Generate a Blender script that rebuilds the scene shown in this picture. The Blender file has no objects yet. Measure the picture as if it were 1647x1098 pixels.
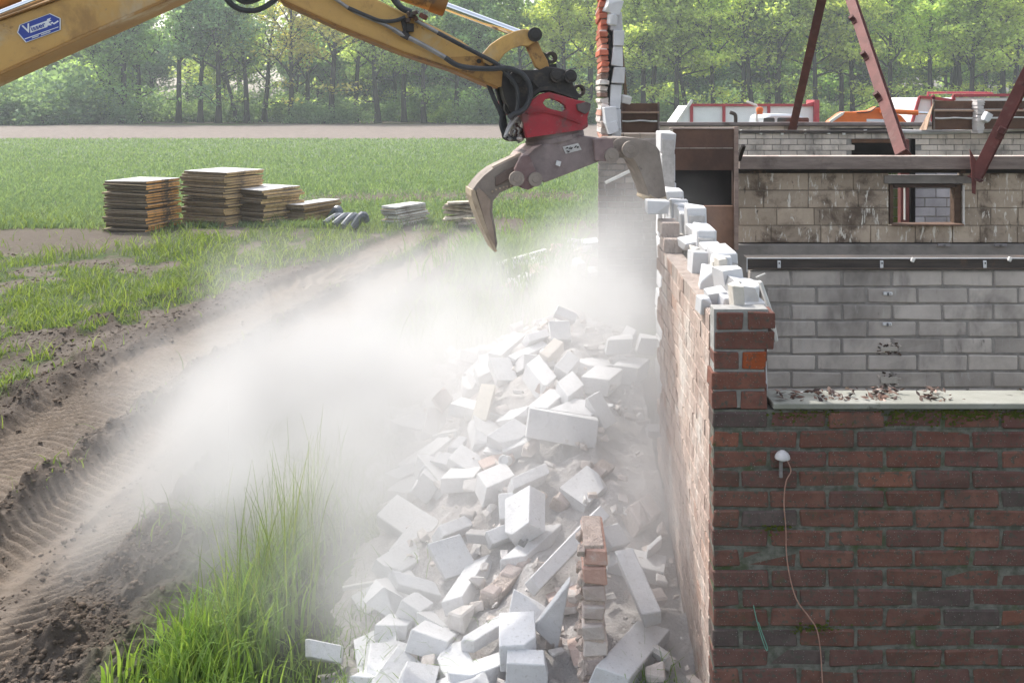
import bpy, bmesh, math, random
import numpy as np
from mathutils import Vector, Matrix, noise as mnoise
from mathutils.geometry import tessellate_polygon
R = math.radians
random.seed(7); RNG = np.random.default_rng(7)
scene = bpy.context.scene
COL = scene.collection
# ---------------------------------------------------------------- camera model of the photograph (1647 x 1098)
F, CX, CY, H = 1601.0, 881.0, 160.0, 2.6
def P(px, py, Y):            # photo pixel at a chosen distance -> world point
    return Vector(((px - CX) / F * Y, Y, H - (py - CY) / F * Y))
AD = Vector((-math.sin(R(12)), math.cos(R(12)), 0)); AQ = Vector(((893-CX)/F*6.2, 6.2, H))   # plane of the machine's arm, turned 12 degrees
def PA(px, py, Y):           # photo pixel on the arm's plane, pushed back by Y - 6.2
    r = Vector(((px-CX)/F, 1, (CY-py)/F)); o = Vector((0, 0, H))
    return o + r*((AQ + AD*(Y-6.2) - o).dot(AD)/r.dot(AD))
def AV(y): return AD*y
def G(px, py, z=0.0):        # photo pixel on level ground
    Y = (H - z) * F / (py - CY)
    return Vector(((px - CX) / F * Y, Y, z))

# ---------------------------------------------------------------- numpy value noise
_T = RNG.random((256, 256))
def vnoise(x, y):
    xi = np.floor(x).astype(int); yi = np.floor(y).astype(int)
    fx = x - xi; fy = y - yi
    fx = fx*fx*(3-2*fx); fy = fy*fy*(3-2*fy)
    a = _T[xi % 256, yi % 256]; b = _T[(xi+1) % 256, yi % 256]
    c = _T[xi % 256, (yi+1) % 256]; d = _T[(xi+1) % 256, (yi+1) % 256]
    return (a*(1-fx)+b*fx)*(1-fy) + (c*(1-fx)+d*fx)*fy
def fbm(x, y, o=4):
    s = 0; a = .5; t = 0
    for i in range(o):
        s = s + a*vnoise(x*(2**i)+17.3*i, y*(2**i)+5.1*i); t += a; a *= .5
    return s/t
def sstep(a, b, x):
    t = np.clip((x-a)/(b-a), 0, 1); return t*t*(3-2*t)

# ---------------------------------------------------------------- objects
WL = {}                      # world location of every object built (all unrotated parents)
def setp(o, label=None, cat=None, group=None, kind=None):
    if label: o['label'] = label
    if cat: o['category'] = cat
    if group: o['group'] = group
    if kind: o['kind'] = kind
    return o
def thing(name, label, cat, loc, group=None):
    o = bpy.data.objects.new(name, None); COL.objects.link(o)
    o.empty_display_size = .2
    o.location = loc; WL[o.name] = Vector(loc)
    return setp(o, label, cat, group)

# chamfered unit box topology
def _cham():
    bm = bmesh.new(); bmesh.ops.create_cube(bm, size=2)
    bmesh.ops.bevel(bm, geom=bm.edges[:], offset=.1, segments=1, affect='EDGES', profile=.5)
    v = np.array([list(x.co) for x in bm.verts]); f = [[w.index for w in x.verts] for x in bm.faces]
    bm.free()
    return v, f
_CV, _CF = _cham()
_CFN = []
for f in _CF:
    c = _CV[f].mean(0); _CFN.append(c)

class MB:
    def __init__(s):
        s.v = []; s.f = []; s.t = []; s.n = 0
    def add(s, v, f, tint=(1, 1, 1)):
        v = np.asarray(v, float); k = s.n
        s.v.append(v); s.n += len(v)
        for i, q in enumerate(f): s.f.append([a + k for a in q])
        if len(f) and hasattr(tint, '__len__') and hasattr(tint[0], '__len__'): s.t += list(tint)
        else: s.t += [tint]*len(f)
        return s
    def box(s, c, size, M=None, tint=(1, 1, 1), ch=.003, jit=0, facetint=None):
        h = np.array(size)/2.; ch = min(ch, h.min()*.45)
        v = np.where(np.abs(_CV) > .95, np.sign(_CV)*h, np.sign(_CV)*(h-ch))
        if jit: 
            k = {}
            for i, q in enumerate(_CV):
                key = tuple(np.sign(q)); 
                if key not in k: k[key] = np.array([random.uniform(-jit, jit) for _ in range(3)])
                v[i] += k[key]
        if M is not None: v = v @ np.array(M.to_3x3()).T
        v = v + np.array(c)
        t = [facetint(n) for n in _CFN] if facetint else tint
        return s.add(v, _CF, t)
    def bar(s, a, b, w, h, up=(0, 0, 1), tint=(1, 1, 1), ch=.003):
        a = Vector(a); b = Vector(b); d = (b-a); L = d.length; d.normalize()
        x = d.cross(Vector(up)); 
        if x.length < 1e-4: x = d.cross(Vector((1, 0, 0)))
        x.normalize(); z = x.cross(d)
        M = Matrix((x, d, z)).transposed()
        return s.box((a+b)/2, (w, L, h), M, tint, ch)
    def cyl(s, a, b, r, n=20, r2=None, tint=(1, 1, 1), caps=True):
        a = Vector(a); b = Vector(b); r2 = r if r2 is None else r2
        d = (b-a).normalized(); x = d.cross(Vector((0, 0, 1)))
        if x.length < 1e-3: x = d.cross(Vector((1, 0, 0)))
        x.normalize(); y = d.cross(x)
        v = []
        for c, q in ((a, r), (b, r2)):
            for i in range(n):
                t = 2*math.pi*i/n; v.append(list(c + x*math.cos(t)*q + y*math.sin(t)*q))
        f = [[i, (i+1) % n, n+(i+1) % n, n+i] for i in range(n)]
        if caps: f += [list(range(n))[::-1], list(range(n, 2*n))]
        return s.add(v, f, tint)
    def lathe(s, a, b, prof, n=24, tint=(1, 1, 1)):   # prof: (t along a->b in m, radius)
        a = Vector(a); d = (Vector(b)-a).normalized(); x = d.cross(Vector((0, 0, 1)))
        if x.length < 1e-3: x = d.cross(Vector((1, 0, 0)))
        x.normalize(); y = d.cross(x); v = []; f = []
        for t, r in prof:
            for i in range(n):
                q = 2*math.pi*i/n; v.append(list(a + d*t + x*math.cos(q)*r + y*math.sin(q)*r))
        for k in range(len(prof)-1):
            for i in range(n): f.append([k*n+i, k*n+(i+1) % n, (k+1)*n+(i+1) % n, (k+1)*n+i])
        f += [list(range(n))[::-1], [(len(prof)-1)*n+i for i in range(n)]]
        return s.add(v, f, tint)
    def tube(s, pts, r, n=8, tint=(1, 1, 1), smooth=6):
        pts = [Vector(p) for p in pts]
        if smooth and len(pts) > 2:      # Catmull-Rom
            q = []
            for i in range(len(pts)-1):
                p0 = pts[max(i-1, 0)]; p1 = pts[i]; p2 = pts[i+1]; p3 = pts[min(i+2, len(pts)-1)]
                for k in range(smooth):
                    t = k/smooth
                    q.append(.5*((2*p1)+(p2-p0)*t+(2*p0-5*p1+4*p2-p3)*t*t+(3*p1-p0-3*p2+p3)*t**3))
            q.append(pts[-1]); rs = None
            if hasattr(r, '__len__'): r = list(np.interp(np.linspace(0, len(pts)-1, len(q)), range(len(pts)), r))
            pts = q
        m = len(pts); rr = r if hasattr(r, '__len__') else [r]*m
        v = []; x = None
        for i in range(m):
            d = (pts[min(i+1, m-1)] - pts[max(i-1, 0)]).normalized()
            if x is None:
                x = d.cross(Vector((0, 0, 1)))
                if x.length < 1e-3: x = d.cross(Vector((1, 0, 0)))
            else: x = x - d*x.dot(d)
            x.normalize(); y = d.cross(x)
            for k in range(n):
                t = 2*math.pi*k/n; v.append(list(pts[i] + (x*math.cos(t) + y*math.sin(t))*rr[i]))
        f = [[i*n+k, i*n+(k+1) % n, (i+1)*n+(k+1) % n, (i+1)*n+k] for i in range(m-1) for k in range(n)]
        f += [list(range(n))[::-1], [(m-1)*n+k for k in range(n)]]
        return s.add(v, f, tint)
    def prism(s, poly, y0, y1, tint=(1, 1, 1), holes=(), Yref=None, arm=False):   # outline in photo pixels at distance y0, pushed straight back to y1
        Yr = Yref or y0
        PP = PA if arm else P
        loops = [[PP(a, b, Yr) for a, b in poly]] + [[PP(a, b, Yr) for a, b in h] for h in holes]
        flat = [p for l in loops for p in l]; n = len(flat)
        tri = tessellate_polygon(loops)
        if arm: v = [tuple(p+AD*(y0-Yr)) for p in flat] + [tuple(p+AD*(y1-Yr)) for p in flat]
        else: v = [(p.x, y0, p.z) for p in flat] + [(p.x, y1, p.z) for p in flat]
        f = []
        for t in tri:
            a, b, c = [flat[i] for i in t]
            ny = (b.z-a.z)*(c.x-a.x)-(b.x-a.x)*(c.z-a.z)
            t = list(t) if ny < 0 else list(t)[::-1]
            f.append(t); f.append([i+n for i in t[::-1]])
        k = 0
        for l in loops:
            m = len(l)
            for i in range(m):
                j = (i+1) % m; f.append([k+i, k+j, n+k+j, n+k+i])
            k += m
        return s.add(v, f, tint)
    def build(s, name, mat, parent=None, loc=None, smooth=False, bevel=0, label=None, cat=None, group=None, kind=None, fixn=True):
        v = np.concatenate(s.v) if s.v else np.zeros((0, 3))
        if parent is not None: L = WL[parent.name]
        else:
            if loc is None: loc = Vector(((v[:, 0].min()+v[:, 0].max())/2, (v[:, 1].min()+v[:, 1].max())/2, v[:, 2].min()))
            L = Vector(loc)
        me = bpy.data.meshes.new(name)
        me.from_pydata((v - np.array(L)).tolist(), [], s.f)
        if fixn:
            bm = bmesh.new(); bm.from_mesh(me); bmesh.ops.recalc_face_normals(bm, faces=bm.faces[:]); bm.to_mesh(me); bm.free()
        at = me.attributes.new('tint', 'FLOAT_COLOR', 'FACE')
        t = np.ones((len(s.f), 4), np.float32); t[:, :3] = np.array(s.t).reshape(-1, 3)
        at.data.foreach_set('color', t.ravel())
        for m in (mat if isinstance(mat, (list, tuple)) else [mat]): me.materials.append(m)
        if smooth:
            me.polygons.foreach_set('use_smooth', [True]*len(me.polygons))
            try: me.set_sharp_from_angle(angle=R(38))
            except Exception: pass
        o = bpy.data.objects.new(name, me); COL.objects.link(o)
        if parent is not None: o.parent = parent
        else: o.location = L
        WL[o.name] = Vector(L)
        if bevel:
            b = o.modifiers.new('edge', 'BEVEL'); b.width = bevel; b.segments = 1; b.limit_method = 'ANGLE'; b.angle_limit = R(40)
        return setp(o, label, cat, group, kind)

def bulk_mesh(name, v, quads, tint, mat, domain='POINT'):   # large quad meshes straight from arrays
    me = bpy.data.meshes.new(name)
    me.vertices.add(len(v)); me.vertices.foreach_set('co', np.asarray(v, np.float32).ravel())
    q = np.asarray(quads, np.int32)
    me.loops.add(q.size); me.loops.foreach_set('vertex_index', q.ravel())
    me.polygons.add(len(q)); me.polygons.foreach_set('loop_start', np.arange(0, q.size, q.shape[1], dtype=np.int32))
    me.update(calc_edges=True)
    at = me.attributes.new('tint', 'FLOAT_COLOR', domain)
    t = np.ones((len(tint), 4), np.float32); t[:, :3] = tint
    at.data.foreach_set('color', t.ravel())
    me.materials.append(mat)
    return me

# ---------------------------------------------------------------- materials
class NT:
    def __init__(s, name):
        s.m = bpy.data.materials.new(name); s.m.use_nodes = True
        s.t = s.m.node_tree; s.t.nodes.clear()
        s.out = s.n('ShaderNodeOutputMaterial')
    def n(s, typ, **k):
        x = s.t.nodes.new(typ)
        for a, b in k.items():
            if a.startswith('i_'): x.inputs[a[2:].replace('_', ' ')].default_value = b
            else: setattr(x, a, b)
        return x
    def l(s, a, b): s.t.links.new(a, b)
    def noise(s, vec, scale, detail=4, rough=.6, dist=0):
        x = s.n('ShaderNodeTexNoise'); x.inputs['Scale'].default_value = scale; x.inputs['Detail'].default_value = detail
        x.inputs['Roughness'].default_value = rough; x.inputs['Distortion'].default_value = dist
        s.l(vec, x.inputs['Vector']); return x.outputs['Fac']
    def mapr(s, val, a, b, c=0., d=1.):
        x = s.n('ShaderNodeMapRange'); x.interpolation_type = 'SMOOTHSTEP'
        for i, q in zip((1, 2, 3, 4), (a, b, c, d)): x.inputs[i].default_value = q
        s.l(val, x.inputs[0]); return x.outputs[0]
    def math(s, op, a, b):
        x = s.n('ShaderNodeMath', operation=op)
        for i, q in enumerate((a, b)):
            if isinstance(q, (int, float)): x.inputs[i].default_value = q
            else: s.l(q, x.inputs[i])
        return x.outputs[0]
    def mix(s, fac, a, b, blend='MIX'):
        x = s.n('ShaderNodeMix', data_type='RGBA', blend_type=blend)
        for i, q in ((0, fac), (6, a), (7, b)):
            if isinstance(q, (int, float)): x.inputs[i].default_value = q
            elif isinstance(q, (tuple, list)): x.inputs[i].default_value = (*q, 1) if len(q) == 3 else q
            else: s.l(q, x.inputs[i])
        return x.outputs[2]

def mat(name, c1, c2=None, scale=6., rough=.85, bump=.25, bscale=None, metal=0., attr=True, stains=(), specks=None, spec=.3, stretch=None, trans=None, bdist=.01):
    """two-tone noise, per-face 'tint', stains [(colour, scale, low, high, stretch)], specks (colour, scale, size)"""
    N = NT(name); tc = N.n('ShaderNodeTexCoord').outputs['Object']
    def st(vec, s3):
        m = N.n('ShaderNodeMapping'); m.inputs['Scale'].default_value = s3; N.l(vec, m.inputs[0]); return m.outputs[0]
    v = st(tc, stretch) if stretch else tc
    nz = N.noise(v, scale, 5, .65)
    c = N.mix(N.mapr(nz, .32, .68), c1, c2 or tuple(x*.8 for x in c1))
    if attr:
        a = N.n('ShaderNodeAttribute', attribute_name='tint'); c = N.mix(1., c, a.outputs['Color'], 'MULTIPLY')
    for sc in stains:
        col, s_, lo, hi = sc[:4]; vv = st(tc, sc[4]) if len(sc) > 4 else tc
        c = N.mix(N.mapr(N.noise(vv, s_, 5, .7, .3), lo, hi), c, col)
    if specks:
        vo = N.n('ShaderNodeTexVoronoi'); vo.inputs['Scale'].default_value = specks[1]; N.l(tc, vo.inputs['Vector'])
        c = N.mix(N.mapr(vo.outputs['Distance'], specks[2], specks[2]*.4), c, specks[0])
    b = N.n('ShaderNodeBsdfPrincipled'); N.l(c, b.inputs['Base Color'])
    b.inputs['Roughness'].default_value = rough; b.inputs['Metallic'].default_value = metal
    b.inputs['Specular IOR Level'].default_value = spec
    if bump:
        f = N.noise(v, bscale or scale*8, 5, .7)
        bp = N.n('ShaderNodeBump'); bp.inputs['Strength'].default_value = bump; bp.inputs['Distance'].default_value = bdist
        N.l(f, bp.inputs['Height']); N.l(bp.outputs[0], b.inputs['Normal'])
    N.l(b.outputs[0], N.out.inputs[0])
    return N.m
def leafmat(name, col, trans=.5, objcol=True, rough=.55):
    N = NT(name); a = N.n('ShaderNodeAttribute', attribute_name='tint').outputs['Color']
    c = N.mix(1., a, col, 'MULTIPLY')
    if objcol:
        oi = N.n('ShaderNodeObjectInfo'); c = N.mix(1., c, oi.outputs['Color'], 'MULTIPLY')
    d = N.n('ShaderNodeBsdfPrincipled'); N.l(c, d.inputs['Base Color']); d.inputs['Roughness'].default_value = rough
    d.inputs['Specular IOR Level'].default_value = .25
    t = N.n('ShaderNodeBsdfTranslucent'); N.l(N.mix(1., c, (1.25, 1.15, .55), 'MULTIPLY'), t.inputs[0])
    m = N.n('ShaderNodeMixShader'); m.inputs[0].default_value = trans
    N.l(d.outputs[0], m.inputs[1]); N.l(t.outputs[0], m.inputs[2]); N.l(m.outputs[0], N.out.inputs[0])
    return N.m

def blades(name, x, y, z, h, w, lean, seg, tint, m, face=None, curl=.5):
    """grass blades: arrays of roots, heights, widths; tint (N,3)"""
    n = len(x); ang = RNG.random(n)*2*np.pi; la = RNG.random(n)*2*np.pi
    t = np.linspace(0, 1, seg+1)
    lx = np.cos(la)*lean; ly = np.sin(la)*lean
    cx = x[:, None] + lx[:, None]*h[:, None]*t[None]**(1+curl*2)
    cy = y[:, None] + ly[:, None]*h[:, None]*t[None]**(1+curl*2)
    cz = z[:, None] + h[:, None]*(t[None] - .35*np.minimum(lean, 1.2)[:, None]*t[None]**2.5)
    ww = w[:, None]*(1-t[None]**1.6)*.5 + .0004
    ox = np.cos(ang)[:, None]*ww; oy = np.sin(ang)[:, None]*ww
    A = np.stack([cx-ox, cy-oy, cz], -1); B = np.stack([cx+ox, cy+oy, cz], -1)
    v = np.stack([A, B], 2).reshape(-1, 3)
    base = (np.arange(n)*(seg+1)*2)[:, None] + (np.arange(seg)*2)[None]
    q = np.stack([base, base+1, base+3, base+2], -1).reshape(-1, 4)
    tt = np.repeat(tint, (seg+1)*2, axis=0)
    me = bulk_mesh(name, v, q, tt, m)
    return me
def link(name, me, label=None, cat=None, group=None, kind=None, parent=None):
    o = bpy.data.objects.new(name, me); COL.objects.link(o)
    if parent: o.parent = parent
    WL[o.name] = Vector((0, 0, 0))
    return setp(o, label, cat, group, kind)
# ================================================================ world, sun, camera
SUN_AZ, SUN_EL = -40., 50.
w = bpy.data.worlds.new('World'); scene.world = w; w.use_nodes = True
wt = w.node_tree; bg = wt.nodes['Background']
sky = wt.nodes.new('ShaderNodeTexSky'); sky.sky_type = 'NISHITA'; sky.sun_disc = False
sky.sun_elevation = R(SUN_EL); sky.sun_rotation = R(SUN_AZ); sky.air_density = 1.2; sky.dust_density = 3.5; sky.ozone_density = 1.
hs = wt.nodes.new('ShaderNodeHueSaturation'); hs.inputs['Saturation'].default_value = .45   # hazy, milky sky
wt.links.new(sky.outputs[0], hs.inputs['Color']); wt.links.new(hs.outputs[0], bg.inputs[0]); bg.inputs[1].default_value = .15
sl = bpy.data.lights.new('sun', 'SUN'); sl.energy = 2.0; sl.angle = R(.6); sl.color = (1, .95, .87)
so = bpy.data.objects.new('sun', sl); COL.objects.link(so)
sd = Vector((math.sin(R(SUN_AZ))*math.cos(R(SUN_EL)), math.cos(R(SUN_AZ))*math.cos(R(SUN_EL)), math.sin(R(SUN_EL))))
so.rotation_euler = sd.to_track_quat('Z', 'Y').to_euler(); so.location = sd*60
cam = bpy.data.cameras.new('camera'); co = bpy.data.objects.new('camera', cam); COL.objects.link(co)
co.location = (0, 0, H); co.rotation_euler = (R(90), 0, 0)
cam.sensor_width = 36; cam.sensor_fit = 'HORIZONTAL'; cam.lens = 36*F/1647.
cam.shift_x = (823.5-CX)/1647.; cam.shift_y = -(549-CY)/1647.; cam.clip_start = .1; cam.clip_end = 5000
scene.camera = co
vs = scene.view_settings; vs.view_transform = 'Standard'; vs.look = 'None'; vs.exposure = 1.15; vs.gamma = 1; vs.use_curve_mapping = False
cy = scene.cycles
cy.use_denoising = True; cy.max_bounces = 10; cy.diffuse_bounces = 3; cy.glossy_bounces = 2; cy.transmission_bounces = 4
cy.volume_bounces = 9; cy.transparent_max_bounces = 8; cy.sample_clamp_indirect = 6; cy.caustics_reflective = False; cy.caustics_refractive = False
scene.render.film_transparent = False

# ================================================================ ground
def lane_off(Y): return .0105*np.maximum(Y-7, 0)**2*(Y < 17) + (Y >= 17)*(1.05 + .25*(np.maximum(Y, 17)-17)*.6)
def heap(X, Y):
    A = np.interp(Y, [3.2, 3.9, 4.5, 5.5, 6.3, 7.2, 8.2, 9.4, 11], [.10, .20, .34, .58, .78, .92, .82, .36, 0])
    s = sstep(-1.45, .15, X)*(1-.12*sstep(.2, .63, X))*(X < 1.2)
    return A*s
def ground(X, Y):
    """height, and masks: soil lane, dark crumbly soil, grass"""
    off = lane_off(Y); U = X-off
    d1 = np.abs(U+3.95); d2 = np.abs(U+2.88)
    wob = (fbm(X*.9, Y*.5, 3)-.5)*.18
    l1 = sstep(.50, .34, d1+wob); l2 = sstep(.47, .32, d2-wob)
    l1 = l1*sstep(22, 18.5, Y); l2 = l2*sstep(22, 18.5, Y); lane = np.maximum(l1, l2)
    near = sstep(30, 16, Y)
    dist = sstep(40, 10, Y)
    base = (fbm(X*.55, Y*.55, 4)-.5)*.16*dist*sstep(-.9, -2.2, X) 
    # ruts with tyre lugs
    lug1 = np.sin(2*np.pi*(Y+.55*d1+.02*np.sin(7*Y))/.105); lug2 = np.sin(2*np.pi*(Y-.6*d2+.03*np.sin(5*Y))/.098)
    pat = .65+.35*sstep(.35, .6, fbm(X*1.3+9, Y*.8, 3))
    z = base - lane*.085*near + l1*near*lug1*.024*pat + l2*near*lug2*.024*pat*sstep(.05, .2, d2)
    # ridges beside the ruts
    cl = fbm(X*6.5, Y*5.5, 4); cl2 = fbm(X*17, Y*15, 3)
    crumb = (np.maximum(cl-.42, 0)*.42*sstep(17, 6, Y) + np.maximum(cl2-.45, 0)*.12*sstep(13, 6, Y))
    r = np.maximum.reduce([np.exp(-((U+3.42)/.12)**2)*.95, np.exp(-((U+4.62)/.24)**2), np.exp(-((U+2.28)/.22)**2)*1.15, np.exp(-((U+2.86)/.05)**2)*.35*sstep(9.5, 6.5, Y)])
    r3 = np.exp(-((U+5.35)/.22)**2)*sstep(9, 12, Y)*sstep(19, 15.5, Y)
    rr = np.maximum(r, r3)*near
    z = z + rr*(.034 + crumb*.75)
    z = z + (fbm(X*13, Y*12, 3)-.5)*.030*sstep(16, 6, Y)*(1-.65*lane) + (fbm(X*5+4, Y*2.2, 3)-.5)*.035*lane*near
    side = sstep(-4.6, -5., U)*near
    z = z + side*(crumb*.32)
    bank = sstep(-2.2, -1.9, U)*sstep(-.7, -1.3, X)*near
    z = z + bank*(crumb*.75 + .04)
    # masks
    g = fbm(X*.8+3, Y*.45+8, 4); g2 = fbm(X*2.5+1, Y*2.+8, 3)
    field = sstep(20.5, 23, Y + (g-.5)*5)
    verge = side*sstep(.455, .545, g*.45+g2*.55 + .10*sstep(13, 15, Y))
    # bare dark bands
    band1 = sstep(16.6, 17.4, Y)*sstep(20.6, 19.6, Y)*sstep(-6.6, -8.0, X)
    band2 = np.exp(-((Y-(26.8+.10*X))/2.0)**2)*sstep(-7.6, -5.6, X)*sstep(1.5, .5, X)
    mid = sstep(-2.2, -1.7, U)*near*sstep(.36, .5, g2*.5+g*.5+.1*sstep(-2, -1.4, X)*sstep(9, 6, Y))
    grass = np.maximum.reduce([field, verge, mid*.9])
    strip = sstep(15.2, 16., Y)*sstep(22, 21, Y)*sstep(-2.6, -3.6, U)*sstep(.36, .48, g2)
    grass = np.maximum(grass, strip*.95)
    grass = grass*(1-lane)*(1-.92*band1)*(1-.93*band2*sstep(.3, .45, g2+.15))
    far = sstep(64.5, 67.5, Y + (g-.5)*3)
    grass = grass*(1-far)
    verge2 = sstep(93, 96, Y + .18*X)*sstep(-28, -33, X)
    wood = sstep(102, 105, Y)
    return z, dict(lane=lane*near, l1=l1, l2=l2, crumb=rr, grass=grass, far=far, verge2=verge2, wood=wood, g=g, g2=g2, field=field, dark=np.maximum(band1, band2), side=side, mid=mid, strip=strip)

ys = [-6, -3, -1, 0, 1, 2, 2.6, 3.0, 3.3]
py = 1330.
while py > 166:
    ys.append(H*F/(py-CY)); py -= 1.7 if py > 380 else (1.6 if py > 215 else 1.2)
ys += [800, 1200, 2500]; ys = np.array(ys)
xs = np.concatenate([np.array([-5200, -3800, -2600, -1800, -1300, -900, -650, -480, -350, -260, -190, -140, -100]), np.arange(-70, 1105, 2.0), np.array([1120, 1150, 1200, 1280, 1400, 1600, 1900, 2400, 3200, 4500, 6500])])
YY, XX = np.meshgrid(ys, xs, indexing='ij')
XX = (XX-CX)/F*np.maximum(YY, 3.4)
Z, M = ground(XX, YY)
def lerp(a, b, t): return a + (b-a)*t[..., None]
c = np.zeros(XX.shape+(3,))
n1 = fbm(XX*3.1, YY*2.3, 4); n2 = fbm(XX*11, YY*9, 3)
dry = np.array((.17, .145, .124)); sand = np.array((.238, .196, .158)); dark = np.array((.12, .099, .083)); grs = np.array((.062, .105, .030)); crop = np.array((.165, .215, .125)); farm = np.array((.235, .20, .18)); litter = np.array((.075, .07, .045))
c[:] = dry
c = lerp(c, dark*np.ones_like(c), sstep(.36, .58, n1*.6+M['g2']*.4)*.8)
c = lerp(c, sand*np.ones_like(c), M['lane']*(.55+.45*sstep(.3, .6, n1)))
c = lerp(c, dark*1.0*np.ones_like(c), np.clip(M['crumb']*1.3, 0, 1)*sstep(.25, .5, n2)*.9)
c = lerp(c, dark*1.2*np.ones_like(c), M['dark'])
c = lerp(c, grs*np.ones_like(c), np.clip(M['grass']*1.0, 0, 1)*(.55+.35*sstep(.3, .6, n2)))
c = lerp(c, crop*np.ones_like(c), M['field']*(1-M['far'])*(1-.95*M['dark'])*sstep(22, 30, YY))
c = lerp(c, farm*np.ones_like(c)*(.88+.24*n1[..., None]), M['far'])
c = lerp(c, grs*1.5*np.ones_like(c), M['verge2'])
c = lerp(c, litter*np.ones_like(c), M['wood'])
nr, nc = XX.shape
idx = np.arange(nr*nc).reshape(nr, nc)
q = np.stack([idx[:-1, :-1], idx[:-1, 1:], idx[1:, 1:], idx[1:, :-1]], -1).reshape(-1, 4)
m_ground = mat('soil_and_turf', (1, 1, 1), (.82, .8, .78), scale=9, rough=.95, bump=1., bscale=42, spec=.1, bdist=.03)
gm = bulk_mesh('ground', np.stack([XX, YY, Z], -1).reshape(-1, 3), q, c.reshape(-1, 3), m_ground)
gm.polygons.foreach_set('use_smooth', [True]*len(gm.polygons))
link('ground', gm, 'field soil with tyre ruts, turf and a ploughed strip', kind='structure')

# ================================================================ grass
m_blade = leafmat('grass_blade', (1, 1, 1), trans=.45, objcol=False)
def scatter(n, x0, x1, y0, y1, persp=True):
    Y = RNG.random(n)
    if persp: Y = 1/(1/y0 + (1/y1-1/y0)*Y)     # denser towards the near side
    else: Y = y0+(y1-y0)*Y
    if persp: X = (RNG.random(n)*(x1-x0)+x0-CX)/F*Y
    else: X = RNG.random(n)*(x1-x0)+x0
    return X, Y
def gtint(n, a, b, var=.25):
    t = RNG.random(n)[:, None]; c = np.array(a)*(1-t)+np.array(b)*t
    return c*(1+(RNG.random(n)[:, None]-.5)*var*2)
# crop on the field
X, Y = scatter(210000, -420, 1120, 20, 66)
_, m = ground(X, Y); k = RNG.random(len(X)) < m['grass']*(.35+.9*m['g2']) ; X, Y = X[k], Y[k]; m = {a: b[k] for a, b in m.items()}
n = len(X); h = (.075+.10*RNG.random(n))*(.6+.8*m['g']); wd = .008+.0009*Y
me = blades('crop_grass', X, Y, ground(X, Y)[0], h, wd, .35+.5*RNG.random(n), 2, gtint(n, (.175, .265, .155), (.225, .32, .195)), m_blade)
link('crop_grass', me, 'young green crop covering the field behind the board stacks', kind='stuff')
# verge grass, near left and around the boards
X, Y = scatter(90000, -160, 900, 5.6, 24)
_, m = ground(X, Y); dn = np.maximum(m['grass'], .03*(1-m['lane']))*(1-m['lane'])*(.25+1.2*sstep(.38, .62, m['g2']))*(X < .4)
k = RNG.random(len(X)) < dn; X, Y = X[k], Y[k]; m = {a: b[k] for a, b in m.items()}
n = len(X); h = (.05+.20*RNG.random(n)**1.5)*(.5+1.0*m['g'])*(1+.5*m['strip']); wd = .006+.0007*Y
me = blades('verge_grass', X, Y, ground(X, Y)[0]-.01, h, wd, .3+.8*RNG.random(n), 3, gtint(n, (.125, .20, .05), (.22, .29, .10), .3), m_blade)
link('verge_grass', me, 'patchy short grass growing on the rutted verge', kind='stuff')
# tall rye-like grass beside the heap
def clump(n, cx, cy, sx, sy): return cx+RNG.normal(0, sx, n), cy+RNG.normal(0, sy, n)
parts = [clump(850, -1.48, 4.20, .12, .20), clump(700, -1.44, 4.62, .11, .26), clump(320, -1.42, 5.2, .10, .32), clump(120, -1.36, 5.9, .10, .35), clump(90, -1.68, 4.25, .12, .16)]
X = np.concatenate([p[0] for p in parts]); Y = np.concatenate([p[1] for p in parts])
k = (X < -1.12) & (X > -2.15) & (Y > 3.5); X, Y = X[k], Y[k]; n = len(X)
edge = 1-.45*np.clip(np.abs(X+1.42)/.55, 0, 1)
h = (.18+.28*RNG.random(n))*edge*np.interp(Y, [3.5, 4.2, 5.2, 6.5], [.72, .82, .95, 1.0]); wd = .008+.012*RNG.random(n)
me = blades('tall_grass', X, Y, ground(X, Y)[0], h, wd, .15+.75*RNG.random(n)**2, 5, gtint(n, (.135, .25, .05), (.26, .38, .115), .35), m_blade, curl=.9)
tg = link('tall_grass', me, 'bright green clump of tall grass between the ruts and the rubble', kind='stuff')
# thin stalks with ears rising out of the clump
n = 150; X, Y = clump(n, -1.38, 5.1, .11, .45); h = .45+.26*RNG.random(n)
me = blades('grass_stalks', X, Y, ground(X, Y)[0], h, np.full(n, .006), .06+.2*RNG.random(n), 4, gtint(n, (.16, .24, .07), (.24, .3, .12)), m_blade)
link('grass_stalks', me, 'thin pale seed stalks rising out of the tall grass', kind='stuff')
# grass beyond the claw and behind the heap
parts = [clump(900, -.85, 16.2, .40, .8), clump(500, -.45, 14.6, .5, .6), clump(700, .2, 16.8, .6, 1.2), clump(500, -.9, 10.6, .35, 1.0), clump(400, .05, 12.5, .3, .8)]
X = np.concatenate([p[0] for p in parts]); Y = np.concatenate([p[1] for p in parts]); k = (X < .58); X, Y = X[k], Y[k]; n = len(X)
me = blades('wild_grass', X, Y, ground(X, Y)[0], .22+.36*RNG.random(n), .012+.0006*Y, .2+.6*RNG.random(n), 3, gtint(n, (.12, .22, .04), (.2, .3, .08)), m_blade)
link('wild_grass', me, 'ragged grass growing behind the rubble under the open claw', kind='stuff')
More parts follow.
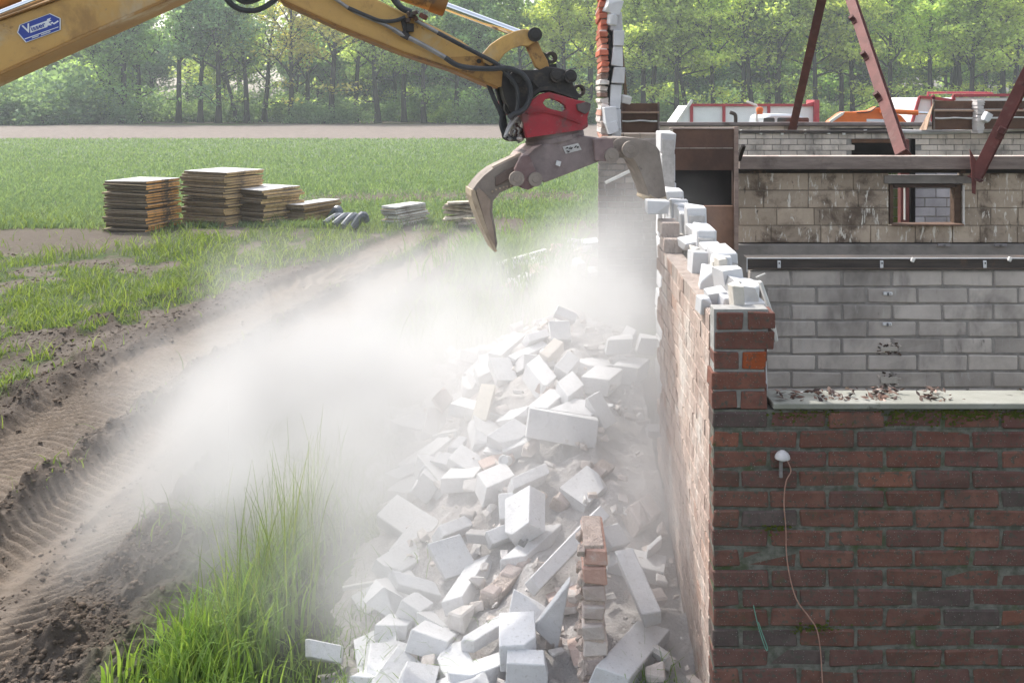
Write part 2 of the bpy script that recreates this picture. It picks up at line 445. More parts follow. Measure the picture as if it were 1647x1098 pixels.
# thin grass at the low edge of the heap
parts = [clump(420, -1.05, 4.5, .22, .35), clump(300, -.8, 4.15, .25, .18), clump(260, -1.2, 6.2, .2, .8), clump(90, .42, 4.0, .07, .08)]
X = np.concatenate([p[0] for p in parts]); Y = np.concatenate([p[1] for p in parts]); k = Y > 3.5; X, Y = X[k], Y[k]; n = len(X)
me = blades('edge_grass', X, Y, np.maximum(ground(X, Y)[0], heap(X, Y)-.03), .05+.15*RNG.random(n)**1.5, .004+.004*RNG.random(n), .3+.9*RNG.random(n), 3, gtint(n, (.13, .24, .05), (.24, .33, .11)), m_blade)
link('edge_grass', me, 'thin weedy grass growing between the lowest blocks of the heap', kind='stuff')
# soil clods along the ridges
m_clod = mat('clod_soil', (.17, .14, .115), (.10, .08, .066), scale=14, rough=.97, bump=.8, spec=.05)
bm = bmesh.new(); bmesh.ops.create_icosphere(bm, subdivisions=1, radius=1)
iv = np.array([list(v.co) for v in bm.verts]); itri = np.array([[v.index for v in f.verts] for f in bm.faces]); bm.free()
X, Y = scatter(46000, -120, 640, 3.8, 17)
_, m = ground(X, Y); k = RNG.random(len(X)) < np.clip(m['crumb']*.38+m['side']*(1-m['grass'])*.34+.012*m['lane'], 0, 1)*(X < -1.5); X, Y = X[k], Y[k]; n = len(X)
zz = ground(X, Y)[0]; s = .003+.011*RNG.random(n)**5+.0006*Y
V = []
for i in range(n):
    jit = 1+RNG.normal(0, .27, (len(iv), 1))
    V.append(iv*jit*s[i]*np.array([1+.5*RNG.random(), 1+.5*RNG.random(), .6+.3*RNG.random()]) + np.array([X[i], Y[i], zz[i]+s[i]*.25]))
V = np.concatenate(V); T = (itri[None]+(np.arange(n)*len(iv))[:, None, None]).reshape(-1, 3)
tc_ = np.repeat(gtint(n, (.8, .78, .75), (1.25, 1.2, 1.15)), len(iv), axis=0)
link('soil_clods', bulk_mesh('soil_clods', V, T, tc_, m_clod), 'crumbly soil clods thrown up along the ruts', kind='stuff')
# ================================================================ trees at the wood edge
m_bark = mat('tree_bark', (.045, .039, .033), (.022, .020, .017), scale=3, rough=.95, bump=.6, stretch=(3, 3, .6), stains=[((.06, .07, .045), 1.2, .5, .7)], spec=.1)
m_leaf = leafmat('spring_leaf', (1, 1, 1), trans=.58)
def tree_mesh(seed, height, fork, spread, nleaf, first, clump=.55, lean=0., flat=.36, leaf=.36, dense_low=0.):
    """returns trunk mesh and crown mesh, base at origin"""
    rd = random.Random(seed); rg = np.random.default_rng(seed)
    mb = MB(); tips = []
    def branch(p, d, L, r, lev):
        pts = [p]; n = 5
        for i in range(n):
            d = (d + Vector((rd.uniform(-1, 1), rd.uniform(-1, 1), rd.uniform(-.4, .7)))*(.10 if lev == 0 else .20)).normalized()
            p = p + d*(L/n); pts.append(p)
            if lev >= 2 or (lev == 1 and i >= 2): tips.append((p, lev))
        rad = [r*(1-.62*i/n) for i in range(n+1)]
        mb.tube(pts, rad, n=8 if lev == 0 else (5 if lev == 1 else 4), smooth=0)
        if lev < 3:
            k = {0: 0, 1: 5, 2: 4}[lev]
            for i in range(k):
                t = rd.uniform(.3, 1.); j = min(int(t*n), n-1); q = pts[j].lerp(pts[j+1], t*n-j)
                a = rd.uniform(0, 2*math.pi); el = rd.uniform(-.15, .8)
                dd = (Vector((math.cos(a), math.sin(a), el)).normalized()*.85 + d*.55).normalized()
                branch(q, dd, L*rd.uniform(.38, .62), r*.42*(1-.4*t)+.012, lev+1)
        return pts, rad
    # trunk
    p = Vector((0, 0, -.1)); d = Vector((lean, rd.uniform(-.04, .04), 1)).normalized(); r0 = height*.0185
    pts = [p]; n = 9
    for i in range(n):
        d = (d + Vector((rd.uniform(-1, 1), rd.uniform(-1, 1), .4))*.055).normalized(); p = p + d*(height*.8/n); pts.append(p)
    rad = [r0*(1.35 if i == 0 else 1)*(1-.72*i/n) for i in range(n+1)]
    mb.tube(pts, rad, n=10, smooth=3)
    def at(t):
        j = min(int(t*n), n-1); return pts[j].lerp(pts[j+1], t*n-j), rad[j]
    nb = 15
    for i in range(nb):
        t = fork + (1-fork)*(i/(nb-1))*.98; q, rr = at(t)
        a = i*2.4 + rd.uniform(-.5, .5); el = rd.uniform(.15, .75) + .5*t
        branch(q, Vector((math.cos(a), math.sin(a), el)).normalized(), spread*rd.uniform(.7, 1.1)*(1.1-.5*t), rr*.48+.02, 1)
    for i in range(first):                     # low side boughs
        t = fork*rd.uniform(.35, .95); q, rr = at(t); a = rd.uniform(0, 6.28)
        branch(q, Vector((math.cos(a), math.sin(a), rd.uniform(.0, .35))).normalized(), spread*rd.uniform(.4, .75), rr*.25+.01, 2)
    # leaves
    T = np.array([list(q) for q, l in tips]); k = rg.integers(0, len(T), nleaf)
    cw = rg.random(len(T))**1.5 + .05; k = rg.choice(len(T), nleaf, p=cw/cw.sum())
    C = T[k] + rg.normal(0, 1, (nleaf, 3))*np.array([clump, clump, clump*flat])
    C[:, 2] = np.maximum(C[:, 2], 1.0)
    s = leaf*(.55+.9*rg.random(nleaf))
    nrm = rg.normal(0, 1, (nleaf, 3)); nrm[:, 2] = np.abs(nrm[:, 2])*1.5+.3; nrm /= np.linalg.norm(nrm, axis=1)[:, None]
    u = np.cross(nrm, rg.normal(0, 1, (nleaf, 3))); u /= np.linalg.norm(u, axis=1)[:, None]; v = np.cross(nrm, u)
    u *= s[:, None]*.5; v *= s[:, None]*.36
    V = np.stack([C-u, C-v, C+u, C+v], 1).reshape(-1, 3)
    Q = np.arange(nleaf*4).reshape(-1, 4)
    tc = (1+.75*(cw[k]-.4))[:, None]*np.array([[1, 1, 1]])*(.7+.6*rg.random((nleaf, 1)))
    return mb, V, Q, np.repeat(np.clip(tc, .35, 1.7), 4, axis=0)
kinds = {}
for key, args in dict(dense=(1, 17, .40, 4.8, 8500, 1), full=(2, 16, .36, 5.2, 9500, 2), airy=(3, 18, .42, 4.2, 4200, 2), sparse=(4, 17, .34, 3.8, 2300, 2),
                      leaning=(5, 15, .40, 3.6, 3600, 2, .7, .16), slim=(6, 17, .46, 3.0, 2900, 1), bushy=(7, 12, .16, 4.6, 12500, 10), wispy=(8, 13, .22, 2.4, 2100, 8)).items():
    mb, V, Q, tc = tree_mesh(*args)
    vt = np.concatenate(mb.v); me = bpy.data.meshes.new('trunk'); me.from_pydata(vt.tolist(), [], mb.f); me.polygons.foreach_set('use_smooth', [True]*len(me.polygons))
    at = me.attributes.new('tint', 'FLOAT_COLOR', 'FACE'); at.data.foreach_set('color', np.ones(len(mb.f)*4, np.float32)); me.materials.append(m_bark)
    kinds[key] = (me, bulk_mesh('crown', V, Q, tc, m_leaf))
PAL = dict(y=(.47, .59, .20), g=(.34, .50, .19), d=(.29, .45, .22), p=(.44, .57, .25), o=(.56, .56, .22), b=(.24, .38, .23))
def tree(kind, px, Y, s, label, group, pal, name='oak_tree', z=0., rot=None):
    x = (px-CX)/F*Y
    r = thing(name, label, 'tree', (x, Y, z), group)
    r.rotation_euler[2] = random.uniform(0, 6.28) if rot is None else rot
    s2 = s*random.uniform(.94, 1.06); r.scale = (s2, s2, s)
    a, b = kinds[kind]
    t = bpy.data.objects.new('trunk', a); COL.objects.link(t); t.parent = r
    c = bpy.data.objects.new('crown', b); COL.objects.link(c); c.parent = r
    k = random.uniform(.86, 1.14); p = PAL[pal]; c.color = (p[0]*k*random.uniform(.95, 1.05), p[1]*k, p[2]*k, 1); t.color = c.color
    return r
FRONT = [  # kind, photo px of the trunk, distance, scale, palette, label
 ('wispy', 60, 118, 1.0, 'b', 'thin bare-looking tree under the sloping yellow boom'),
 ('wispy', 100, 121, 1.1, 'd', 'spindly grey tree just below the lower edge of the yellow boom'),
 ('bushy', 173, 111, 1.15, 'g', 'broad pale green tree with low boughs beyond the orange-edged board stack'),
 ('dense', 200, 109, 1.15, 'd', 'dark thick-trunked oak rising beside the broad pale green tree'),
 ('airy', 224, 113, 1.0, 'd', 'thinner oak tucked close behind the dark thick-trunked oak'),
 ('slim', 287, 110, 1.1, 'd', 'tall slender lone trunk standing against a bright sky gap'),
 ('airy', 322, 111, 1.0, 'b', 'dark oak between the lone slender trunk and the broad dark oak'),
 ('full', 351, 109, 1.15, 'b', 'broad dark oak with the thickest trunk above the tallest board stack'),
 ('leaning', 381, 112, 1.0, 'p', 'slender tree leaning beside the broad dark oak, thin leaves'),
 ('slim', 397, 110, 1.0, 'p', 'straight thin trunk under the hanging hose loop'),
 ('sparse', 425, 113, 1.05, 'p', 'half-bare tree below the elbow of the excavator arm'),
 ('sparse', 467, 110, 1.05, 'o', 'sparse olive-leaved tree in line with the lowest board stack'),
 ('sparse', 496, 112, 1.05, 'p', 'forked half-bare tree next to the yellowish-leaved thick oak'),
 ('airy', 533, 108, 1.05, 'o', 'thick oak with pale yellowish leaves above the dark sheet bundle'),
 ('slim', 572, 113, 1.0, 'p', 'straight thin-leaved tree one trunk past the yellowish oak'),
 ('sparse', 608, 109, 1.1, 'p', 'tall forked tree with bare upper limbs below the excavator arm'),
 ('airy', 650, 112, 1.0, 'g', 'green tree behind the pale sheet stack, beside the tall forked tree'),
 ('dense', 682, 109, .95, 'g', 'leafy green tree whose crown meets the underside of the arm'),
 ('full', 735, 112, 1.0, 'd', 'dense green tree below the tip of the yellow arm'),
 ('dense', 772, 110, 1.0, 'd', 'dark trunk seen through the hanging hoses of the arm'),
 ('full', 838, 112, 1.05, 'g', 'leafy tree largely hidden behind the red grab housing'),
 ('dense', 905, 108, 1.05, 'y', 'bright yellow-green tree showing above the black quick coupler'),
 ('airy', 948, 110, 1.1, 'y', 'yellow-green tree directly beside the tall broken wall end'),
 ('dense', 1034, 106, 1.0, 'y', 'yellow-green oak beside the slanting pole on the wall end'),
 ('airy', 1049, 108, 1.05, 'y', 'twin trunk close beside the oak next to the slanting pole'),
 ('dense', 1088, 105, 1.05, 'y', 'oak with thick trunk above the sloping end of the white trailer'),
 ('leaning', 1106, 107, 1.0, 'y', 'crooked slim tree above the front panels of the white trailer'),
 ('full', 1148, 106, 1.0, 'y', 'bushy yellow-green tree above the middle of the white trailer'),
 ('airy', 1197, 108, 1.0, 'g', 'tree with bent trunk above the bent black pipe'),
 ('sparse', 1211, 105, 1.05, 'y', 'tree whose trunk rises above the trailer mast lamp'),
 ('dense', 1236, 107, 1.05, 'g', 'straight oak above the orange beacon'),
 ('airy', 1250, 104, 1.1, 'y', 'high oak standing just before the dark slanting rafter'),
 ('leaning', 1264, 106, 1.0, 'g', 'trunk leaning towards the foot of the dark slanting rafter'),
 ('full', 1311, 105, 1.1, 'y', 'thick dark trunk just past the dark slanting rafter'),
 ('dense', 1354, 107, 1.0, 'g', 'short dark trunk above the tip of the orange loader boom'),
 ('full', 1372, 105, 1.1, 'y', 'oak with spreading limbs between the two converging rafters'),
 ('airy', 1432, 106, 1.0, 'y', 'leafy oak crossing behind the pinkish rafter'),
 ('dense', 1497, 105, 1.05, 'y', 'ragged oak above the red-railed trailer'),
 ('slim', 1533, 108, 1.0, 'g', 'slim tree above the curved rail of the red trailer'),
 ('airy', 1545, 106, 1.05, 'y', 'straight oak with a low bright bough above the brown hoarding'),
 ('full', 1561, 104, 1.05, 'y', 'oak with a thick dark trunk above the broken masonry strip'),
 ('dense', 1613, 106, 1.1, 'y', 'forked oak with wide limbs beside the steep rusty rafter'),
 ('airy', 1632, 108, 1.1, 'y', 'last oak of the wood edge, seen past the steep rusty rafter'),
]
for kd, px, Y, s, pal, lab in FRONT:
    tree(kd, px, Y, s, lab, 'oaks along the wood edge', pal)
rb = random.Random(3)
for i in range(92):                        # deeper in the wood
    px = -60 + 1780*(i+rb.random())/92
    gap = 262 < px < 300 or 395 < px < 475
    if gap and rb.random() < .85: continue
    kd = rb.choice(['dense', 'full', 'bushy', 'full'] if px > 560 else (['airy', 'sparse', 'bushy'] if gap else ['airy', 'bushy', 'dense', 'wispy']))
    tree(kd, px, 122+rb.random()*30, rb.uniform(.95, 1.2), 'tree half hidden deeper in the wood behind the front trunks', 'trees deeper in the wood', rb.choice('ygyg' if px > 850 else ('gdpp' if px > 500 else 'bdbp')), rot=rb.random()*6)
for i in range(46):                        # the dense young growth that closes the wood
    px = 560 + 1150*(i+rb.random())/46 if i < 34 else 20 + 230*(i-34+rb.random())/12
    tree('bushy', px, 124+rb.random()*16, rb.uniform(.8, 1.05), 'bushy young tree in the dense growth closing the wood behind the trunks', 'young growth deep in the wood', rb.choice('bdg') if px > 500 else 'b', name='young_tree', rot=rb.random()*6)
# shrubs along the foot
def shrub_mesh(seed, n):
    rg = np.random.default_rng(seed)
    K = rg.normal(0, 1, (26, 3))*np.array([1.1, .8, .55]) + np.array([0, 0, 1.1]); k = rg.integers(0, 26, n)
    C = K[k] + rg.normal(0, .38, (n, 3)); C[:, 2] = np.abs(C[:, 2])
    s = .13+.16*rg.random(n); nrm = rg.normal(0, 1, (n, 3)); nrm[:, 2] += .8; nrm /= np.linalg.norm(nrm, axis=1)[:, None]
    u = np.cross(nrm, rg.normal(0, 1, (n, 3))); u /= np.linalg.norm(u, axis=1)[:, None]; v = np.cross(nrm, u)
    u *= s[:, None]*.6; v *= s[:, None]*.4
    t = np.repeat((.7+.6*rg.random((n, 1)))*np.ones((1, 3)), 4, axis=0)
    return bulk_mesh('foliage', np.stack([C-u, C-v, C+u, C+v], 1).reshape(-1, 3), np.arange(n*4).reshape(-1, 4), t, m_leaf)
def stem_mesh():
    mb = MB()
    for i in range(7):
        a = i*.9; mb.tube([(0, 0, -.05), (.25*math.cos(a), .25*math.sin(a), .6), (.8*math.cos(a), .6*math.sin(a), 1.4)], [.05, .035, .012], 5, smooth=2)
    me = bpy.data.meshes.new('stem'); me.from_pydata(np.concatenate(mb.v).tolist(), [], mb.f)
    at = me.attributes.new('tint', 'FLOAT_COLOR', 'FACE'); at.data.foreach_set('color', np.ones(len(mb.f)*4, np.float32)); me.materials.append(m_bark); return me
SH = [shrub_mesh(21, 2600), shrub_mesh(22, 2200), shrub_mesh(23, 3000)]; ST = stem_mesh()
for i in range(96):
    px = -40 + 1730*(i+rb.random())/96; Y = 107+rb.random()*20
    if px < 150: Y = 101+rb.random()*14
    r = thing('shrub', 'low shrub in the undergrowth at the foot of the wood edge', 'shrub', ((px-CX)/F*Y, Y, 0), 'undergrowth shrubs along the wood edge')
    s = rb.uniform(.75, 1.5)*(1.5 if px < 160 else 1); r.scale = (s*1.25, s, s*rb.uniform(.8, 1.1)); r.rotation_euler[2] = rb.random()*6
    f = bpy.data.objects.new('foliage', SH[i % 3]); COL.objects.link(f); f.parent = r
    t = bpy.data.objects.new('stem', ST); COL.objects.link(t); t.parent = r
    p = PAL[rb.choice('bbd' if px < 700 else 'dgb')]; k = rb.uniform(.75, 1.1); k *= .95; f.color = (p[0]*k, p[1]*k, p[2]*k, 1)
# ================================================================ masonry materials
m_brick = mat('dark_facing_brick', (1, 1, 1), (.72, .70, .72), scale=16, rough=.9, bump=.55, bscale=120, spec=.2, bdist=.004,
              stains=[((.080, .068, .058), 3.2, .52, .76), ((.085, .082, .068), 46, .52, .64), ((.25, .24, .21), 75, .66, .76), ((.07, .085, .035), 6, .60, .74)], specks=((.40, .40, .37), 95, .14))
m_mossy = m_brick
m_mortar = mat('weathered_mortar', (.19, .185, .165), (.09, .094, .076), scale=26, rough=.97, bump=.8, bscale=140, attr=True, spec=.1, bdist=.004,
               stains=[((.075, .095, .045), 4, .50, .68), ((.36, .36, .33), 42, .64, .76)])
m_pink = mat('dusty_rough_brick', (.52, .43, .385), (.44, .345, .305), scale=13, rough=.95, bump=1., bscale=15, spec=.1, bdist=.06, stretch=(1, 1, .32), stains=[((.66, .60, .55), 3, .45, .7)])
m_pmort = mat('dusty_mortar', (.48, .41, .37), (.42, .35, .31), scale=13, rough=.97, bump=1., bscale=15, bdist=.06, spec=.1, stretch=(1, 1, .32))
m_white = mat('chalky_block', (.66, .66, .67), (.58, .58, .59), scale=5, rough=.93, bump=.35, bscale=70, spec=.15, bdist=.004,
              stains=[((.58, .55, .52), 3.2, .58, .8), ((.50, .47, .44), 22, .70, .82)])
m_wmort = mat('pale_block_mortar', (.55, .53, .51), (.42, .40, .38), scale=20, rough=.97, bump=.6, spec=.1)
m_greyb = mat('grey_sandlime_block', (.50, .46, .43), (.375, .343, .32), scale=3.2, rough=.92, bump=.35, bscale=90, spec=.15, bdist=.003,
              stains=[((.13, .118, .11), 1.7, .48, .74, (1, 1, .6)), ((.46, .44, .42), 6, .58, .76, (2.5, 2.5, .5)), ((.075, .068, .062), 5, .62, .76, (2, 2, .5))])
m_gmort = mat('grey_mortar', (.31, .29, .27), (.22, .205, .193), scale=14, rough=.97, bump=.4, spec=.1)
m_plast = mat('stained_plaster_block', (.45, .385, .315), (.32, .268, .218), scale=2.4, rough=.93, bump=.45, bscale=40, spec=.1, bdist=.006,
              stains=[((.125, .095, .075), 2.6, .47, .64), ((.62, .59, .53), 8, .565, .63, (3.0, 3.0, .7)), ((.10, .08, .065), 12, .60, .70, (2.6, 2.6, .5)), ((.085, .07, .06), 9, .66, .73, (1, 1, 1))])
m_plmort = mat('brown_mortar', (.28, .235, .19), (.20, .165, .135), scale=9, rough=.97, bump=.4, spec=.1)
m_conc = mat('old_concrete', (.27, .25, .232), (.20, .185, .172), scale=4, rough=.95, bump=.4, spec=.1, stains=[((.12, .11, .10), 1.5, .5, .72)])
m_wood = mat('weathered_timber', (.26, .215, .19), (.18, .145, .128), scale=3, rough=.9, bump=.5, bscale=14, stretch=(1, 6, 6), spec=.15, stains=[((.085, .066, .058), 2., .52, .72)])
m_ply = mat('dark_brown_board', (.118, .072, .052), (.072, .046, .036), scale=4, rough=.8, bump=.3, spec=.25, stains=[((.16, .105, .075), 2.2, .52, .74), ((.04, .03, .026), 3.2, .58, .74)])
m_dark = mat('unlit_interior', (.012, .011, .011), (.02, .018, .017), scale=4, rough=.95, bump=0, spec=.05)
m_steel = mat('dark_channel_steel', (.085, .070, .060), (.045, .038, .034), scale=9, rough=.75, bump=.3, stretch=(.3, 1, 4), spec=.3, stains=[((.14, .085, .055), 5, .55, .72)])
m_galv = mat('galvanised_clip', (.72, .73, .75), (.55, .56, .58), scale=20, rough=.45, bump=.1, metal=.3, spec=.5)
m_rust = mat('red_oxide_steel', (.15, .048, .042), (.095, .032, .028), scale=5, rough=.72, bump=.25, bscale=60, spec=.3, stains=[((.17, .085, .075), 9, .52, .72), ((.06, .028, .022), 9, .60, .76)])
m_sill = mat('flaking_pale_paint', (.275, .272, .235), (.215, .213, .18), scale=5, rough=.7, bump=.3, spec=.3, stains=[((.30, .30, .28), 3, .55, .75), ((.10, .09, .075), 12, .60, .72), ((.21, .23, .14), 2.0, .60, .76)])
m_lpaint = mat('chipped_white_paint', (.70, .69, .66), (.58, .56, .53), scale=8, rough=.6, bump=.2, spec=.3, stains=[((.28, .24, .2), 12, .62, .74)])
m_litter = mat('dead_leaf', (.16, .115, .095), (.075, .055, .05), scale=30, rough=.9, bump=.3, spec=.15)
m_insul = mat('black_cavity_foil', (.02, .018, .018), (.04, .036, .034), scale=8, rough=.7, bump=.4)

def brickwork(bricks, mort, O, u, nrm, W, Htot, bl, bh, jt, depth, keep=None, tint=None, jit=.0015, half=True, recess=.007, joff=0., ch=.004, out=.004, skew=.0, mtint=(1, 1, 1)):
    """running bond on a vertical plane: O lower corner on the face, u along, nrm outward; bricks stand proud of recessed mortar"""
    O = Vector(O); u = Vector(u).normalized(); nrm = Vector(nrm).normalized(); up = Vector((0, 0, 1))
    M = Matrix((u, nrm, up)).transposed()
    nC = int(round(Htot/(bh+jt)))
    for c in range(nC):
        z = c*(bh+jt); x = -(bl+jt)*(.5 if (c % 2 and half) else 0) + joff; lo = hi = None
        while x < W-.01:
            a = max(x, 0); b = min(x+bl, W)
            if b-a > .02 and (keep is None or keep((a+b)/2, z+bh/2)):
                t = tint((a+b)/2, z) if tint else (1, 1, 1)
                o_ = random.uniform(-out, out)
                cen = O + u*((a+b)/2) + up*(z+bh/2) - nrm*(depth/2+o_)
                Mr = M @ Matrix.Rotation(random.uniform(-skew, skew), 3, 'Y') if skew else M
                bricks.box(cen, (b-a, depth, bh), Mr, t, ch=ch, jit=jit)
                lo = a if lo is None else min(lo, a); hi = b if hi is None else max(hi, b)
            x += bl+jt
        if lo is not None and mort is not None:
            lo2 = max(lo-jt*.8, 0.002); hi2 = min(hi+jt*.8, W-.002)
            cen = O + u*((lo2+hi2)/2) + up*(z+(bh+jt)/2-jt*.45) - nrm*(depth/2+recess/2)
            mort.box(cen, (hi2-lo2, depth-recess-.004, bh+jt-.0008), M, mtint, ch=.001, jit=.0)

# ================================================================ near facade, red-brown brick with window opening
YF = 3.77; XS = .627
s0 = F/YF
def X_(px, Y): return (px-CX)/F*Y
def Z_(py, Y): return H-(py-CY)/F*Y
def btint(x, z):
    r = random.random()
    base = np.array((.215, .100, .077))*random.uniform(.80, 1.10)
    if r < .04: base = np.array((.125, .090, .085))*random.uniform(.9, 1.1)
    elif r < .10: base = np.array((.25, .105, .072))
    elif r < .45: base = np.array((.17, .085, .072))
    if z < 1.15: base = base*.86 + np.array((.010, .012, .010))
    return tuple(base)
fac = thing('brick_facade', 'dark red-brown brick facade with corner pillar and flaking pale window sill', 'wall', (1.6, YF, 0))
zs = Z_(657, YF)     # underside of sill
nc = int(zs/.075); off0 = zs-nc*.075
b = MB(); mo = MB()
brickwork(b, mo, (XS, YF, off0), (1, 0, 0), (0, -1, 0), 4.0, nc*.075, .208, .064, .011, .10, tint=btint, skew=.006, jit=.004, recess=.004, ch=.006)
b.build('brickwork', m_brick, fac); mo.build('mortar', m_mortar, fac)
b = MB(); mo = MB(); zp = off0+nc*.075
pc = 5
for c in range(pc):
    z = zp+c*.075; top = c >= pc-2
    dx = .008*random.uniform(-1, 1) + (.008 if top else 0); wv = .222 if top else .208
    def bt():
        q = btint(0, 2); k = .55 if c % 3 else .75; return tuple(np.array(q)*k + np.array((.17, .075, .06))*(1-k))
    if c % 2 == 1:
        b.box((XS+dx+wv/2, YF+.05, z+.032), (wv, .10, .064), None, bt(), jit=.003)
    else:
        w1 = wv*.45; b.box((XS+dx+w1/2, YF+.05, z+.032), (w1, .10, .064), None, bt(), jit=.003)
        w2 = wv*.42 if c == pc-3 else wv*.47
        t2 = (.34, .085, .032) if c == pc-3 else bt()
        b.box((XS+dx+wv*.53+w2/2, YF+.05, z+.032), (w2, .10, .064), None, t2, jit=.003)
    mo.box((XS+wv*.5-.004, YF+.054, z+.037), (wv-.016, .086, .0745), None, (1.35, 1.35, 1.35), ch=.001)
pl = b.build('corner_pillar', m_brick, fac); mo.build('mortar', mat('clean_mortar', (.30, .295, .285), (.22, .215, .205), scale=18, rough=.97, bump=.6, bscale=120, spec=.1), pl)
# return of the pillar behind (stepped inner bricks)
b = MB(); mo = MB()
brickwork(b, mo, (XS+.224, YF+.104, zp), (0, 1, 0), (1, 0, 0), .21, pc*.075-.075, .10, .064, .011, .05, tint=lambda x, z: (.20, .10, .08))
rv = b.build('reveal', m_brick, fac); mo.build('mortar', m_mortar, rv)
# sill board
b = MB(); xa = XS+.224
b.box(((xa+XS+4.0)/2, YF+.095, zs+.006), (XS+4.0-xa, .225, .022), Matrix.Rotation(R(-4), 3, 'X'), (1, 1, 1), ch=.003)
sil = b.build('window_sill', m_sill, fac)
# moss growing over brick edges under the sill
# inner leaf under the sill
b = MB(); mo = MB()
brickwork(b, mo, (XS+.2, YF+.21, 0), (1, 0, 0), (0, -1, 0), 3.8, zs-.02, .29, .09, .01, .09)
iv_ = b.build('inner_leaf', m_greyb, fac); mo.build('mortar', m_gmort, iv_)
# dead leaves and paint flakes on the sill
b = MB()
for cx_, n_, sp in ((1285, 6, 8), (1330, 26, 18), (1362, 14, 10), (1415, 40, 16), (1412, 24, 7), (1480, 10, 10), (1503, 26, 11), (1268, 10, 9), (1250, 5, 4), (1330, 14, 34), (1430, 12, 40), (1560, 4, 40)):
    for i in range(n_):
        px = random.gauss(cx_, sp); Y = YF+.02+random.random()*.15
        x = X_(px, Y)
        M_ = Matrix.Rotation(random.uniform(0, 6), 3, 'Z') @ Matrix.Rotation(random.uniform(-.9, .9), 3, 'X') @ Matrix.Rotation(random.uniform(-.6, .6), 3, 'Y')
        L = random.uniform(.006, .024)
        v = np.array([(-L, 0, 0), (0, -L*.35, .003), (L, 0, .002), (0, L*.4, -.002), (-L*.4, 0, .003)]) @ np.array(M_).T
        if random.random() < .12: tt = (3.5, 3.6, 3.6)
        else: tt = random.choice([(1, 1, 1), (1.3, 1.1, 1), (.6, .6, .65), (1.5, 1.3, 1.2)])
        zt = zs+.017-(Y-YF-.095)*math.tan(R(4))*-1
        b.add(v+np.array((x, Y, zt+.003+random.random()*.012)), [[0, 1, 4], [1, 2, 4], [2, 3, 4], [3, 0, 4]], tt)
b.build('dead_leaves', m_litter, label='dead leaves and paint flakes lying on the pale window sill', kind='stuff', fixn=False)
# broken white strips of old frame lying on the end of the sill
b = MB()
b.bar(P(1243, 636, 3.93), P(1300, 631, 3.95), .014, .010); b.bar(P(1262, 640, 3.9), P(1318, 633, 3.93), .010, .008)
setp(b.build('frame_splinter', m_lpaint, bevel=.001), 'splintered white strip of window frame lying on the sill beside the pillar', 'splinter')
# timber remains of the frame standing behind the pillar
b = MB(); b.bar(P(1222, 452, 3.99), P(1243, 512, 3.98), .012, .05, (0, 1, 0)); b.bar(P(1238, 498, 3.98), P(1247, 548, 3.97), .016, .05, (0, 1, 0)); b.bar(P(1216, 446, 4.0), P(1231, 440, 3.98), .006, .006)
setp(b.build('frame_remnant', m_lpaint), 'torn pale timber of a window frame sticking up behind the brick pillar', 'timber')

# moss patches: low cushions on the bricks right under the sill
m_moss = mat('green_moss', (.115, .13, .025), (.06, .075, .02), scale=40, rough=1, bump=1, bscale=160, spec=.05)
b = MB()
for cx_, cy_, n_, sx_, sy_ in ((1560, 664, 260, 40, 6), (1455, 664, 120, 30, 6), (1300, 664, 90, 40, 6), (1640, 668, 80, 10, 8), (1310, 1010, 80, 20, 5), (1420, 680, 60, 60, 3), (1250, 850, 40, 12, 5)):
    for i in range(n_):
        p = P(random.gauss(cx_, sx_), random.gauss(cy_, sy_), YF-.002); r = random.uniform(.003, .008)
        if p.z > zs-.004 or p.x < XS+.01: continue
        b.add(np.array([(r, 0, 0), (0, 0, r*.8), (-r, 0, 0), (0, 0, -r*.7), (0, -r*.3, 0)])+np.array(p), [[0, 1, 4], [1, 2, 4], [2, 3, 4], [3, 0, 4]])
b.build('moss', m_moss, label='green moss on the top brick course below the window sill', kind='stuff')

# wall lamp, cable, green wire
lt = thing('wall_lamp', 'small white dome-capped wall lamp fixed to the dark brick facade', 'lamp', P(1257, 735, YF-.03))
m_lamp = mat('old_white_plastic', (.62, .60, .60), (.50, .48, .48), scale=20, rough=.4, bump=.05, spec=.4)
m_lampd = mat('grey_stem', (.27, .25, .25), (.2, .19, .19), scale=20, rough=.6, bump=.1)
b = MB(); p = P(1258.5, 737, YF-.035)
b.lathe(p, p+Vector((0, 0, .05)), [(0, .028), (.004, .029), (.012, .027), (.022, .020), (.029, .010), (.031, .003)], 20)
b.build('dome_cap', m_lamp, lt, smooth=True)
b = MB(); b.cyl(P(1256, 737, YF-.02), P(1256, 767, YF-.018), .007, 10); b.cyl(P(1258, 736, YF-.03), P(1258, 741, YF-.03), .012, 12); b.bar(P(1256, 745, YF+.002), P(1256, 745, YF-.02), .006, .006)
b.build('stem', m_lampd, lt)
m_cord = mat('faded_pink_cord', (.42, .25, .20), (.32, .18, .14), scale=30, rough=.7, bump=0)
b = MB(); pts = [(1266, 740), (1272, 757), (1264, 775), (1261, 808), (1264, 850), (1265, 890), (1271, 930), (1282, 965), (1300, 990), (1313, 1010), (1319, 1040), (1321, 1065), (1323, 1100), (1326, 1150)]
b.tube([P(x, y, YF-.012-.006*math.sin(i)) for i, (x, y) in enumerate(pts)], .0024, 6)
b.build('lamp_cord', m_cord, smooth=True, label='thin pinkish cord dangling down the dark brick facade from the wall lamp', cat='cord')
m_gw = mat('green_wire', (.16, .34, .27), (.12, .25, .2), scale=30, rough=.6, bump=0)
b = MB(); b.tube([P(x, y, YF-.014) for x, y in ((1212, 973), (1216, 992), (1223, 1018), (1232, 1044), (1234, 1040), (1226, 1018), (1220, 1000))], .0022, 6)
b.build('green_wire', m_gw, smooth=True, label='short bent green wire end sticking out of the low brickwork of the facade', cat='wire')

